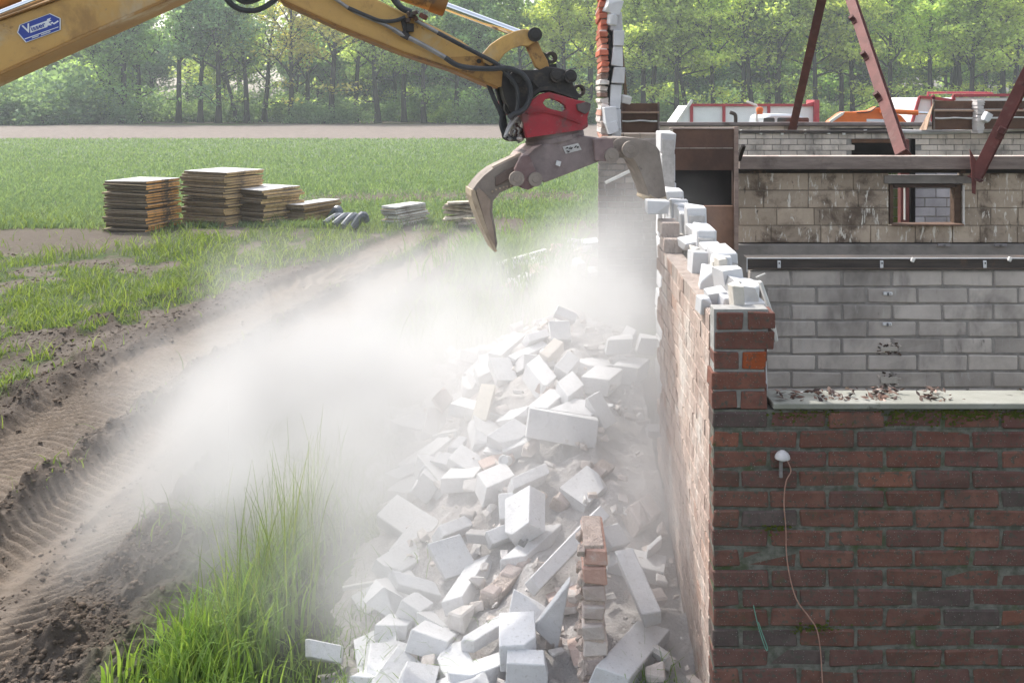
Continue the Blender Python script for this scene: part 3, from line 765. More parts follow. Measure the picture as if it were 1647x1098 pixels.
# ================================================================ side wall running away along the field (cavity wall, broken top)
def ptint(x, z):
    q = random.uniform(.95, 1.05); r = random.random()
    if r < .06: return (q*.95, q*.84, q*.78)
    if r < .3: return (q*1.08, q*1.05, q*1.02)
    return (q, q*.97, q*.95)
side = thing('side_wall', 'long dusty cavity wall, brick outside and white blocks inside, top broken off', 'wall', (XS+.1, 5.5, 0))
prof = lambda Y: np.interp(Y, [3.77, 4.1, 4.5, 4.8, 5.1, 5.4, 5.8, 6.2, 7, 8, 9, 10.5, 12.3], [1.76, 1.80, 1.76, 1.80, 1.80, 1.88, 1.97, 1.80, 1.62, 1.55, 1.40, 1.45, 1.30])
b = MB(); mo = MB()
topj = {}
def keep(a, z):
    k = round(a/.11); topj.setdefault(k, random.uniform(-.06, .03)); return z < prof(YF+.102+a)+topj[k]-.02 and YF+a < 5.50+.10*math.sin(z*23)+.08*math.sin(z*61)
brickwork(b, mo, (XS, YF+.102, 0), (0, 1, 0), (-1, 0, 0), 1.85, 2.1, .205, .064, .010, .10, keep=keep, tint=ptint, jit=.0015, out=.0015, ch=.0015, skew=.003, recess=.0025)
ob = b.build('outer_leaf', m_pink, side); mo.build('mortar', m_pmort, ob)
# inner leaf: big white blocks, ragged top
b = MB(); mo = MB()
prof2 = lambda Y: np.interp(Y, [3.95, 4.2, 4.6, 5.2, 5.6, 6.1, 6.5, 6.9, 7.0, 7.4], [1.70, 1.79, 1.85, 1.90, 1.95, 1.96, 1.98, 2.02, 2.42, 2.42])
Y = 4.02; k = 0
while Y < 7.06:
    L = random.uniform(.16, .36)*(1. if Y < 6 else .8); top = prof2(Y+L/2)+random.uniform(-.05, .05); z = top
    x0 = .785 + random.uniform(-.008, .008) + (.03 if Y > 6.9 else 0)
    while z > .2:
        hh = random.choice([.14, .17, .2, .2]); 
        q = random.uniform(.82, 1.0)
        b.box((x0+.05+random.uniform(-.006, .006), Y+L/2, z-hh/2), ((.105 if Y < 6.9 else .062)+random.uniform(-.008, .01), L-.012, hh-.008), Matrix.Rotation(random.uniform(-.03, .03), 3, 'Z'), (q, q, q), ch=.006, jit=.010)
        z -= hh
    mo.box((x0+.05, Y+L/2, top/2-.02), (.085, L+.01, top-.06), None)
    Y += L; k += 1
inner = b.build('inner_leaf', m_white, side); mo.build('mortar', m_wmort, inner)
# lumps of broken block left standing on the inner leaf near the pillar
def chunk(mb, c, size, rot=(0, 0, 0), cuts=2, tint=(1, 1, 1), bev=.006, seed=None, rough=0):
    rd = random.Random(seed if seed is not None else random.random())
    bm = bmesh.new(); bmesh.ops.create_cube(bm, size=1)
    for v in bm.verts: v.co = Vector([v.co[i]*size[i]*(1+rd.uniform(-.07, .07)) for i in range(3)])
    for i in range(cuts):
        k = Vector([rd.choice((-1, 1))*rd.uniform(.35, 1) for _ in range(3)]); k.normalize()
        ext = sum(abs(k[i])*size[i]*.5 for i in range(3))
        bmesh.ops.bisect_plane(bm, geom=bm.verts[:]+bm.edges[:]+bm.faces[:], plane_co=k*ext*rd.uniform(.62, .85), plane_no=k, clear_outer=True)
        h_ = bmesh.ops.convex_hull(bm, input=bm.verts[:]);
        bmesh.ops.dissolve_limit(bm, angle_limit=R(4), verts=bm.verts[:], edges=bm.edges[:])
    if bev: bmesh.ops.bevel(bm, geom=bm.edges[:], offset=bev, segments=1, affect='EDGES', profile=.5)
    if rough:
        bmesh.ops.triangulate(bm, faces=bm.faces[:]); bmesh.ops.subdivide_edges(bm, edges=[e for e in bm.edges if e.calc_length() > .05], cuts=2)
        for v in bm.verts: v.co += Vector(mnoise.noise_vector(v.co*18+Vector((rd.random()*9, 0, 0))))*rough
    from mathutils import Euler
    M_ = Euler(rot).to_matrix(); bm.verts.ensure_lookup_table()
    vv = np.array([list(M_ @ v.co + Vector(c)) for v in bm.verts]); ff = [[v.index for v in f.verts] for f in bm.faces]
    bm.free(); mb.add(vv, ff, tint); return mb
b = MB()
for px, py, Y, sx, sy, sz, rot in ((1190, 470, 4.15, .13, .12, .15, (.2, .4, .3)), (1172, 452, 4.25, .10, .14, .18, (.1, -.3, .5)), (1142, 450, 4.4, .10, .12, .15, (.15, .3, -.2)), (1152, 478, 4.08, .09, .10, .10, (.2, -.3, .2)),
                                   (1168, 482, 4.03, .07, .07, .07, (.5, .2, .7)), (1205, 470, 4.1, .09, .12, .12, (.3, .2, -.4)), (1132, 486, 4.02, .055, .08, .08, (.1, .1, .4)), (1118, 386, 5.3, .17, .15, .06, (.3, -.35, .3)),
                                   (1160, 425, 4.55, .10, .10, .12, (.1, .2, .3)), (1122, 425, 4.8, .09, .12, .18, (.05, .1, .2))):
    q = random.uniform(.80, .98); chunk(b, P(px, py+4, Y), (sx*.86, sy*.86, sz*.84), tuple(a*.5 for a in rot), 1, (q, q, q), .004)
b.build('broken_lump', m_white, side)
# cut pale fibre (insulation) in the cavity near the pillar
b = MB()
for i in range(22):
    y_ = 3.9+i*.11; b.box((.755, y_, 1.40+random.uniform(-.05, .22)), (.035, .10, .6), Matrix.Rotation(random.uniform(-.1, .1), 3, 'Y'), (1, 1, 1), jit=.008)
b.build('cavity_insulation', mat('torn_insulation', (.60, .57, .52), (.50, .47, .42), scale=22, rough=.95, bump=.6), side)
b = MB(); chunk(b, P(1057, 332, 5.66), (.125, .13, .075), (0, .03, .05), 1, (1, 1, 1), .004, 5)
setp(b.build('cap_block', m_white), 'small white block balanced on the broken end of the side wall under the claw tip', 'block')

# cross wall at the back of the demolished bay
xw = thing('cross_wall', 'dusty brown-grey cross wall behind the grab, joined to the tall broken wall end', 'wall', (X_(1012, 12.0), 12.0, 0))
b = MB(); mo = MB()
brickwork(b, mo, (X_(962.5, 12.0), 12.0, 0), (1, 0, 0), (0, -1, 0), .78, 2.14, .205, .066, .010, .10, tint=lambda x, z: tuple(np.array((.50, .44, .425) if z < 1.55 else (.80, .74, .71))*random.uniform(.85, 1.08)), jit=.003)
b.build('brickwork', m_greyb, xw); mo.build('mortar', m_gmort, xw)
# tall remaining end of the far side wall
far = thing('wall_remnant', 'tall broken end of the cavity wall, ragged red brick beside white blocks', 'wall', (.78, 12.5, 0))
YE = 12.3
b = MB(); z = 0.
while z < 3.95:
    dz = .075; cx_ = .70+random.uniform(-.012, .012); 
    red = 1.55 < z
    zz = (z-1.9)/(3.9-1.9)
    if z > 2.9: t = random.choice([(.62, .20, .13), (.50, .17, .11), (.55, .24, .17), (.68, .30, .22)])
    elif z > 2.55: t = random.choice([(.25, .17, .14), (.62, .58, .54), (.7, .66, .62)])
    else: t = random.choice([(.62, .58, .55), (.52, .30, .24), (.5, .42, .38), (.70, .66, .63)])
    y0 = YE+random.uniform(-.09, .09)
    if z < 1.9: z += dz; continue
    b.box((cx_, y0+.5, z+.033), (.10+random.uniform(-.012, .012), 1.0, .064), Matrix.Rotation(random.uniform(-.05, .05), 3, 'Y'), t, ch=.006, jit=.010)
    if random.random() < .7: b.box((cx_+random.uniform(-.01, .01), y0+.55, z+.07), (.085, 1.0, .02), None, (.72, .66, .62), jit=.006)
    z += dz
rbm = mat('torn_red_brick', (1, 1, 1), (.78, .72, .7), scale=12, rough=.95, bump=.8, bscale=60, spec=.1)
b.build('outer_leaf', rbm, far)
b = MB(); z = 0
z = 1.8
for hh in [.24, .20, .24, .30, .22, .26, .20, .24]:
    q = random.uniform(.88, 1.05); xx = .86+random.uniform(-.02, .02)
    b.box((xx, YE+random.uniform(-.06, .06)+.4, z+hh/2), (.125+random.uniform(-.02, .03), .8, hh-.012), Matrix.Rotation(random.uniform(-.06, .06), 3, 'Y'), (q, q, q*1.01), ch=.008, jit=.018)
    z += hh
chunk(b, P(986, 10, YE-.02), (.17, .2, .19), (.1, .3, .2), 2, (1, 1, 1), .006); chunk(b, P(985, 32, YE-.05), (.10, .15, .15), (.1, .1, .3), 2, (.95, .95, .95), .02)
chunk(b, P(980, 185, YE-.08), (.15, .18, .20), (0, -.15, .2), 1, (1, 1, 1.02), .008); chunk(b, P(984, 205, YE-.1), (.13, .15, .14), (0, -.3, .1), 1, (.95, .95, .97), .006)
b.build('inner_leaf', m_white, far)
b = MB(); b.box((.775, YE+.55, 1.75), (.05, .9, 3.3), None, jit=.02); b.build('cavity_lining', m_insul, far)
# leaning pole and lump of concrete
b = MB(); b.tube([P(990, 10, 12.6), P(1000, 85, 12.6), P(1007, 165, 12.7)], .022, 8, smooth=3)
setp(b.build('pole', mat('old_pole', (.22, .15, .09), (.15, .1, .065), scale=6, rough=.9, stretch=(4, 4, 1))), 'thin brown pole leaning against the tall broken wall end', 'pole')
b = MB(); chunk(b, P(1006, 160, 12.5), (.13, .10, .10), (.2, .2, .4), 3, (1, .97, .92), .012, 3)
setp(b.build('mortar_lump', m_white), 'lump of pale mortar lodged on top of the brown hoarding beside the pole', 'lump')
b = MB(); b.bar(P(974, 294, 10.9), P(1028, 268, 10.8), .03, .035)
setp(b.build('lath', m_lpaint), 'pale lath sticking out at a slant behind the closed claw', 'lath')

# ================================================================ partition of grey blocks with steel channel on top
YG = 6.1
part = thing('grey_partition', 'grey block partition wall with dark steel channel and clips along its top', 'wall', (2.4, YG, 0))
xa = X_(1207, YG); zt = Z_(433, YG)
b = MB(); mo = MB(); nC = 14; oz = zt-nC*.103
gt = lambda x, z: tuple(np.array((1, .985, .965))*random.uniform(.80, 1.14))
brickwork(b, mo, (xa, YG, oz), (1, 0, 0), (0, -1, 0), 4.5, nC*.103, .297, .090, .013, .10, tint=gt, jit=.004, joff=.10, ch=.006, out=.003, skew=.004, recess=.005)
gp = b.build('blockwork', m_greyb, part); mo.build('mortar', m_gmort, part)
b = MB(); zc = Z_(424.5, YG)
b.box((xa+2.27, YG-.002, zc), (4.58, .012, .062), None); b.box((xa+2.27, YG+.06, zc+.033), (4.58, .13, .006), None); b.box((xa+2.27, YG-.012, zc-.026), (4.58, .02, .010), None, (1.5, 1.4, 1.3))
chn = b.build('steel_channel', m_steel, part)
b = MB(); b.box((xa+2.27, YG-.010, zc+.036), (4.585, .006, .005), None); b.box((xa-.022, YG-.008, zc-.005), (.005, .006, .085), None)
b.build('channel_edge', m_galv, chn)
for px, py in ((1253, 425), (1418, 425), (1584, 425)):
    b = MB(); p = P(px, py, YG-.016); b.box(p, (.020, .010, .045), None, ch=.002); b.box(p+Vector((0, -.008, .008)), (.008, .006, .010), None, (.1, .1, .1)); b.build('clip', m_galv, part)
for px, py in ((1468, 418), (1624, 417)):
    b = MB(); p = P(px, py, YG-.02); b.box(p, (.022, .020, .028), Matrix.Rotation(.4, 3, 'Y'), ch=.004); b.build('clip', m_lpaint, part)
for px, py in ((1428, 472), (1427, 521)):
    b = MB(); p = P(px, py, YG-.012)
    b.box(p, (.055, .012, .018), None, ch=.002); b.box(p+Vector((0, -.008, -.002)), (.012, .008, .020), None, (.25, .25, .25)); b.cyl(p+Vector((.015, -.004, .0)), p+Vector((.015, -.010, 0)), .004, 8, tint=(.3, .3, .3)); b.build('bracket', m_galv, part)
for px, py, w_, h_ in ((1430, 561, 36, 8), (1430, 611, 36, 11)):   # ragged plaster scars of removed sockets
    b = MB()
    for i in range(34):
        p = P(px+random.uniform(-w_/2, w_/2), py+random.choice((-1, 1))*h_*random.uniform(.4, 1.1) if random.random() < .6 else py+random.uniform(-h_, h_), YG-.003)
        k = random.uniform(.003, .011); tt = random.choice([(.18, .14, .12), (.3, .22, .18), (.1, .09, .08), (1.3, 1.25, 1.2)])
        chunk(b, p, (k*2, .006, k), (0, random.uniform(-.8, .8), 0), 1, tt, 0)
    b.box(P(px, py, YG-.003), (w_/F*YG*.75, .007, h_/F*YG*.9), None, (1.05, 1.05, 1.0), jit=.002)
    b.build('socket_scar', m_greyb, part)

# ================================================================ stained plaster block wall with window opening
YP = 8.0
pw = thing('plaster_wall', 'stained brown block wall with small window opening under a long timber beam', 'wall', (3., YP, 0))
xa = X_(1186, YP); zb = Z_(391, YP); zt = Z_(278, YP); wx0, wx1, wz0, wz1 = X_(1430, YP)-xa, X_(1547, YP)-xa, Z_(361, YP)-zb, Z_(295, YP)-zb
b = MB(); mo = MB(); bh = (zt-zb)/4
def ins(a, z): return not (wx0-.02 < a < wx1+.02 and wz0-.06 < z < wz1+.06)
pt = lambda x, z: tuple(np.array((1, .97, .93))*random.uniform(.78, 1.14))
for c in range(4):
    x = -.2*(c % 2)-random.random()*.1
    while x < 4.9:
        L = random.choice([.36, .30, .40, .22]); a, e = max(x, 0), min(x+L, 4.9)
        z0, z1 = c*bh, (c+1)*bh
        segs = [(a, e)]
        if z0 < wz1-.02 and z1 > wz0+.02: segs = [(a, min(e, wx0)), (max(a, wx1), e)]
        for s_, t_ in segs:
            if t_-s_ > .02: b.box((xa+(s_+t_)/2, YP+.05, zb+(z0+z1)/2), (t_-s_-.006, .10, bh-.007), None, pt(0, 0), ch=.003, jit=.0015)
        x += L
pwb = b.build('blockwork', m_plast, pw)
for x0, x1 in ((0, wx0-.004), (wx1+.004, 4.9)): mo.box((xa+(x0+x1)/2, YP+.054, (zb+zt)/2), (x1-x0, .09, zt-zb-.004), None)
mo.build('mortar', m_plmort, pw)
b = MB(); b.box((xa+2.4, YP+.03, zb-.07-.6), (5.0, .16, 1.33), None, (1, 1, 1), ch=.006); base_ = b.build('concrete_base', m_conc, pw)
b = MB(); b.box(P(1492, 289, YP-.004)+Vector((0, .05, 0)), (.70, .12, .062), None); b.build('lintel', m_conc, pw)
b = MB(); zq = Z_(276, YP)
b.box((xa+2.45, YP+.03, zq+.012), (4.9, .10, .045), None, (.5, .5, .5), jit=.004); b.build('dark_gap_strip', m_steel, pw)  # solid dark strip, puts the shaded gap below the beam into colour
# window frame
fx0, fx1, fz0, fz1 = X_(1432, YP), X_(1547, YP), Z_(359, YP), Z_(297, YP)
fr = MB(); fr.box((fx0+.012, YP+.05, (fz0+fz1)/2), (.03, .09, fz1-fz0), None, (.45, .36, .3)); fr.box((fx1-.03, YP+.05, (fz0+fz1)/2), (.055, .09, fz1-fz0), None, (.42, .34, .28)); fr.box(((fx0+fx1)/2, YP+.05, fz1-.012), (fx1-fx0-.07, .09, .028), None, (.3, .26, .24))
frame = fr.build('window_frame', m_wood, pw)
fr = MB(); fr.box((X_(1461.5, YP), YP+.09, (fz0+fz1)/2-.004), (.010, .02, fz1-fz0-.04), None); fr.box((X_(1538, YP), YP+.035, (fz0+fz1)/2-.008), (.008, .02, fz1-fz0-.06), None); fr.box((X_(1548.5, YP), YP-.012, (fz0+fz1)/2-.01), (.010, .03, fz1-fz0+.01), None)
fr.build('white_bead', m_lpaint, frame)
fr = MB(); fr.box(((fx0+fx1)/2, YP-.004, fz0-.004), (fx1-fx0, .11, .014), None, (.75, .6, .5), jit=.004); fr.build('sill', m_wood, pw)
for px in (1518, 1609):
    b = MB(); p = P(px, 394, YP-.05-.02); b.box(p, (.10, .02, .022), None, (.35, .33, .33)); b.cyl(p+Vector((0, -.01, 0)), p+Vector((0, -.02, 0)), .009, 8, tint=(.2, .2, .2)); b.build('bracket', m_galv, pw)
# big timber beam in front of the wall head
b = MB(); b.box((X_(1188, 7.93)+2.5, 7.93, Z_(262, 7.93)), (5.0, .10, .098), None, (1, 1, 1), ch=.004, jit=.002)
b.box((X_(1188, 7.93)+2.5, 7.94, Z_(252, 7.93)+.004), (5.0, .115, .006), None, (2.6, 2.6, 2.6))
setp(b.build('timber_beam', m_wood), 'long grey-brown timber beam lying along the head of the stained wall', 'beam')
# wall seen through the window
YW = 10.4
bw = thing('rear_room_wall', 'blue-grey brick wall with mossy green end seen through the small window', 'wall', (4, YW, 0))
b = MB(); mo = MB()
brickwork(b, mo, (X_(1400, YW), YW, .4), (1, 0, 0), (0, -1, 0), 1.6, 1.5, .22, .088, .010, .1, tint=lambda x, z: (.20, .30, .08) if x < .40 else tuple(np.array((.92, .96, 1.1))*random.uniform(.75, 1.1)))
q_ = b.build('blockwork', m_greyb, bw); mo.build('mortar', m_gmort, bw)
b = MB(); b.box((X_(1453, 10.0), 10.0, 1.2), (.085, .09, 2.0), None); setp(b.build('steel_post', m_rust), 'red steel post standing behind the small window', 'post')
b = MB(); b.box((X_(1466, 10.2), 10.2, 1.2), (.05, .09, 2.0), None); setp(b.build('door_jamb', m_dark), 'dark upright door jamb next to the red post behind the small window', 'jamb')

# ================================================================ brown board partition with dark opening
YB = 7.55
bp = thing('board_partition', 'dark brown board partition with a black hatch opening', 'partition', (1.2, YB, 0))
def pan(mb, x0, y0, x1, y1, Y, d=.03, tint=(1, 1, 1), **k):
    a = P(x0, y1, Y); c_ = P(x1, y0, Y); mb.box(((a.x+c_.x)/2, Y+d/2, (a.z+c_.z)/2), (c_.x-a.x, d, c_.z-a.z), None, tint, **k)
b = MB(); pan(b, 1083, 208, 1183, 238, YB, tint=(1.25, 1.2, 1.2)); pan(b, 1083, 239, 1183, 274, YB, tint=(.95, .9, .9)); b.build('upper_board', m_ply, bp)
b = MB(); pan(b, 1083, 331, 1181, 402, YB, tint=(2.1, 1.9, 1.7)); b.build('lower_board', m_ply, bp)
b = MB(); pan(b, 1082, 274, 1086, 331, YB, tint=(.8, .8, .8)); pan(b, 1178, 274, 1181, 331, YB, tint=(.8, .8, .8)); b.build('hatch_frame', m_ply, bp)
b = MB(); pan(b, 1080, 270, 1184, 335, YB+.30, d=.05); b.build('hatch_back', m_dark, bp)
b = MB(); pan(b, 1181, 204, 1188, 402, YB-.02, d=.06, tint=(1.25, 1.15, 1.1)); b.build('post', m_wood, bp)
b = MB(); pan(b, 1078, 205, 1182, 208, YB-.01, d=.05, tint=(1.6, 1.6, 1.6)); b.build('top_batten', m_wood, bp)
b = MB(); b.bar(P(1188, 258, 7.85), P(1196, 234, 7.75), .03, .03, tint=(.35, .3, .28)); setp(b.build('bent_strap', m_steel), 'short dark metal strap bent up at the end of the timber beam', 'strap')

# ================================================================ rear block walls
YR = 13.3
rw = thing('rear_block_wall', 'pale grey block wall with a dark doorway behind the timber beam', 'wall', (4, YR, 0))
b = MB(); mo = MB(); zt = Z_(214, YR); nC = 22; bhh = .077
hx0, hx1, hz0, hz1 = X_(1370, YR), X_(1472, YR), Z_(252, YR), Z_(224, YR)
oX = X_(990, YR)
keep2 = lambda a, z: not (hx0-.02 < oX+a < hx1+.02 and (zt-nC*bhh)+z < hz1 and (zt-nC*bhh)+z > .6)
brickwork(b, mo, (oX, YR, zt-nC*bhh), (1, 0, 0), (0, -1, 0), 6.8, nC*bhh, .212, .068, .009, .10, keep=keep2, tint=lambda x, z: tuple(np.array((1.42, 1.36, 1.3))*random.uniform(.8, 1.1)), jit=.002)
q_ = b.build('blockwork', m_greyb, rw)
b = MB()
for x0, x1 in ((oX, hx0), (hx1, oX+6.8)): b.box(((x0+x1)/2, YR+.054, zt/2), (x1-x0, .088, zt-.01), None)
b.box(((hx0+hx1)/2, YR+.054, (hz1+zt)/2), (hx1-hx0, .088, zt-hz1), None)
b.build('mortar', m_gmort, rw)
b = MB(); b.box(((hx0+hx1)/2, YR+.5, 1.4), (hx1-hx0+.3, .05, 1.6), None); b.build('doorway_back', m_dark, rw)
b = MB(); b.box(((hx0+hx1)/2, YR+.02, (Z_(224, YR)+Z_(230, YR))/2), (hx1-hx0, .06, .05), None, (1.2, 1, .8)); b.build('door_head', m_ply, rw)
b = MB(); b.box((X_(1190, YR)+2.4, YR+.03, zt+.018), (5., .14, .035), None, (.9, .9, .95)); b.build('coping', m_steel, rw)
for i, px in enumerate((1192, 1224, 1258, 1295, 1333, 1357, 1392)):
    b = MB(); p = P(px, 212+(i % 3), YR-.02); chunk(b, p, (.04, .03, .05), (0, random.uniform(-.6, .6), 0), 1, (1, 1, 1), .003); b.build('mortar_dab', m_lpaint, rw)
b = MB(); b.tube([P(x, y, YR-.03) for x, y in ((1440, 211), (1500, 213), (1560, 211), (1650, 208), (1700, 207))], .03, 8); setp(b.build('pipe', mat('grey_pipe', (.48, .49, .5), (.4, .4, .41), rough=.5, bump=.1)), 'grey pipe laid along the top of the rear block wall', 'pipe')
YT = 16.
tw = thing('far_block_wall', 'low far wall of grey blocks capped by a dark timber plate', 'wall', (5, YT, 0))
b = MB(); mo = MB(); zt = Z_(202, YT)
brickwork(b, mo, (X_(1062, YT), YT, zt-1.0), (1, 0, 0), (0, -1, 0), 6.5, 1.0, .39, .19, .010, .12, tint=lambda x, z: tuple(np.array((1.3, 1.28, 1.25))*random.uniform(.8, 1.1)), jit=.003)
q_ = b.build('blockwork', m_greyb, tw); mo.build('mortar', m_gmort, tw)
b = MB(); b.box((X_(1062, YT)+3.2, YT+.03, zt+.026), (6.5, .22, .052), None, (.9, .95, 1.05)); b.build('wall_plate', m_wood, tw)
b = MB(); b.tube([P(1183, 200, YT-.05), P(1183, 187, YT-.05), P(1180, 183, YT-.05), P(1174, 181, YT-.05)], .03, 8, smooth=4); setp(b.build('bent_pipe', m_steel, smooth=True), 'short bent black pipe standing on the far block wall before the trailer', 'pipe')

# ================================================================ timber hoardings on the rear wall
def hoard(name, label, x0, y0, x1, y1, Y, batten, seed, extra=None):
    t = thing(name, label, 'hoarding', P((x0+x1)/2, y1, Y))
    rd = random.Random(seed); b = MB(); n = 3
    hs = [y0, y0+(y1-y0)*.30, y0+(y1-y0)*.58, y1]
    for i in range(n): pan(b, x0, hs[i]+.3, x1, hs[i+1]-.3, Y+rd.uniform(-.01, .01), .03, tuple(np.array((1, .92, .85))*rd.uniform(.9, 1.4)))
    b.build('board', m_ply, t)
    b = MB(); pan(b, x0, batten-1.6, x1, batten+1.6, Y-.035, .035, (1.9, 1.6, 1.35)); b.build('batten', m_wood, t)
    b = MB(); b.tube([P(x0+(x1-x0)*f_, y0+(y1-y0)*(.60+.015*math.sin(f_*9)), Y-.02) for f_ in np.linspace(.02, .95, 7)], .011, 6); b.build('torn_edge', m_lpaint, t)
    for q0, q1 in ((x0-1, x0+2), (x1-2, x1+1)): b = MB(); pan(b, q0, y0-2, q1, y1, Y-.03, .05, (.8, .8, .8)); b.build('stile', m_wood, t)
    return t
hoard('hoarding', 'small dark brown hoarding standing beside the tall broken wall end', 999, 166, 1060, 214, 13.05, 181, 1)
h2 = hoard('hoarding', 'dark brown hoarding in front of the red-railed trailer', 1502, 162, 1569, 209, 13.1, 178, 2)
b = MB(); b.add([P(1478, 210, 13.4), P(1490, 209, 13.0), P(1501, 166, 13.0), P(1500, 168, 13.5), P(1480, 208, 13.45), P(1492, 207, 13.05), P(1503, 165, 13.05), P(1502, 166, 13.55)], [[0, 1, 2, 3], [4, 7, 6, 5], [0, 4, 5, 1], [1, 5, 6, 2], [2, 6, 7, 3], [3, 7, 4, 0]], (2.0, 1.7, 1.4))
b.build('cheek_board', m_wood, h2)
hoard('hoarding', 'second brown hoarding past the broken masonry strip', 1581, 162, 1690, 208, 13.1, 178, 4)
b = MB(); z = Z_(212, 13.0)
for i in range(11):
    q = random.uniform(.7, 1.0); b.box((X_(1575, 13.)+random.uniform(-.006, .006), 13.05, z+i*.04), (.085+random.uniform(-.012, .012), .2, .039), None, (q, q*.94, q*.9), jit=.008)
setp(b.build('masonry_strip', m_white), 'broken upright strip of pale masonry between the two brown hoardings', 'masonry')
b = MB(); chunk(b, P(1587, 189, 12.85), (.09, .09, .13), (.1, .5, .2), 2, (1, 1, 1), .008, 8); setp(b.build('lodged_block', m_white), 'small white block lodged against the second brown hoarding', 'block')

# ================================================================ red oxide steel rafters
def rafter(label, a, c_, w_, h_, up, cleats, side_, name='steel_rafter'):
    a = Vector(a); c_ = Vector(c_); d = (c_-a).normalized(); x = d.cross(Vector(up)).normalized(); z = x.cross(d)
    M_ = Matrix((x, d, z)).transposed(); L = (c_-a).length; m_ = (a+c_)/2
    t = thing(name, label, 'steel beam', a)
    b = MB(); b.box(m_+z*(h_/2), (w_, L, .009), M_, ch=.001); b.build('flange', m_rust, t)
    b = MB(); b.box(m_-z*(h_/2), (w_, L, .009), M_, ch=.001); b.build('flange', m_rust, t)
    b = MB(); b.box(m_, (.007, L, h_-.01), M_, ch=.001); b.build('web', m_rust, t)
    for f_ in cleats:
        b = MB(); b.box(a+d*(L*f_)+z*(h_/2+.03)+x*(side_*w_*.32), (.05, .05, .06), M_, (.55, .5, .5)); b.box(a+d*(L*f_-.03)+z*(h_/2+.008)+x*(side_*w_*.32), (.05, .1, .008), M_, (.6, .55, .5)); b.build('cleat', m_rust, t)
    b = MB(); b.box(a-d*.012, (w_*1.25, .012, h_*1.3), M_, (.7, .7, .7)); b.build('end_plate', m_rust, t)
    return t
rafter('dark red steel rafter rising steeply from the far block wall', P(1275, 206, 15.9), P(1340, -80, 12.2), .11, .13, (0, -1, 1), (.45,), 1)
rafter('pinkish red steel rafter with cleats, its lit flange turned to the sky', P(1452, 249, 8.8), P(1343, -80, 12.1), .105, .075, (-.75, -.62, .5), (.22, .40, .58, .76), -1)
c3 = rafter('steep rusty steel rafter seated on the timber beam at the window end', P(1570, 285, 7.8), P(1685, 55, 7.5), .085, .085, (-.5, -.8, .1), (.35, .72), 1)
b = MB(); b.prism([(1560, 240), (1572, 262), (1569, 313), (1564, 311), (1563, 280)], 7.76, 7.77); b.build('bracket_plate', m_rust, c3)
# ================================================================ excavator arm
YA = 6.2
m_yel = mat('worn_yellow_paint', (.60, .365, .115), (.53, .32, .105), scale=5, rough=.5, bump=.12, bscale=50, spec=.4,
            stains=[((.36, .21, .075), 3, .52, .72), ((.20, .11, .05), 9, .60, .72), ((.08, .055, .04), 19, .66, .76), ((.52, .42, .27), 2.2, .55, .75), ((.30, .22, .14), 40, .64, .74)])
m_yrust = mat('rust_streaked_yellow', (.46, .27, .09), (.36, .20, .075), scale=6, rough=.65, bump=.25, spec=.3, stains=[((.13, .075, .045), 10, .48, .66), ((.05, .04, .035), 5, .60, .78)])
m_red = mat('scuffed_red_paint', (.38, .028, .042), (.30, .022, .034), scale=6, rough=.5, bump=.15, spec=.4, stains=[((.17, .06, .06), 7, .50, .68), ((.07, .05, .05), 4, .58, .74), ((.32, .24, .23), 11, .62, .74), ((.30, .20, .19), 50, .62, .72)])
m_dred = mat('dusty_mauve_steel', (.25, .205, .20), (.18, .145, .143), scale=6, rough=.75, bump=.25, spec=.25, stains=[((.30, .25, .24), 3, .52, .74), ((.08, .05, .05), 9, .6, .75)])
m_grease = mat('greasy_black_steel', (.042, .036, .034), (.022, .02, .02), scale=7, rough=.6, bump=.25, spec=.4, stains=[((.10, .075, .055), 6, .56, .74)])
m_jaw = mat('worn_dusty_steel', (.29, .25, .218), (.205, .172, .15), scale=5, rough=.75, bump=.3, spec=.25, stains=[((.32, .27, .235), 4, .54, .74), ((.08, .06, .055), 8, .6, .74)])
m_blade = None
m_edge = mat('bare_and_lit_steel', (.46, .37, .27), (.34, .27, .20), scale=9, rough=.55, bump=.2, metal=.2, spec=.4, stains=[((.2, .14, .1), 7, .56, .74)])
m_hose = mat('rubber_hose', (.030, .032, .036), (.05, .05, .054), scale=20, rough=.55, bump=.1, spec=.4)
m_pipe = mat('steel_hydraulic_pipe', (.34, .33, .33), (.22, .21, .21), scale=9, rough=.4, bump=.1, metal=.6, spec=.5)
m_chrome = mat('chrome_rod', (.80, .82, .86), (.74, .76, .80), scale=4, rough=.16, bump=0, metal=1., attr=False)
ex = thing('excavator', 'yellow excavator arm reaching in with blue company sticker and hanging hoses', 'excavator', PA(0, 60, YA))
wB = .34
def plate_box(name, poly, w_, m_, par, holes=(), bev=.008, Yc=YA, tint=(1, 1, 1)):
    b = MB(); b.prism(poly, Yc-w_/2, Yc+w_/2, tint, holes, arm=True); return b.build(name, m_, par, bevel=bev)
boom = plate_box('boom', [(-620, 330), (-400, 300), (0, 118), (265, 0), (470, -92), (545, -130), (560, -190), (500, -230), (330, -170), (200, -45), (90, 1), (0, 33), (-420, 186), (-620, 260)], wB, m_yel, ex)
b = MB()
for a_, c_ in (((-400, 300), (0, 118)), ((0, 118), (265, 0)), ((265, 0), (470, -92))):
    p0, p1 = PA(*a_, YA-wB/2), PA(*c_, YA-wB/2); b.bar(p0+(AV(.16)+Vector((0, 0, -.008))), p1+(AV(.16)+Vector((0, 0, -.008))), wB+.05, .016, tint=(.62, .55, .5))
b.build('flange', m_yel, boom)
b = MB()
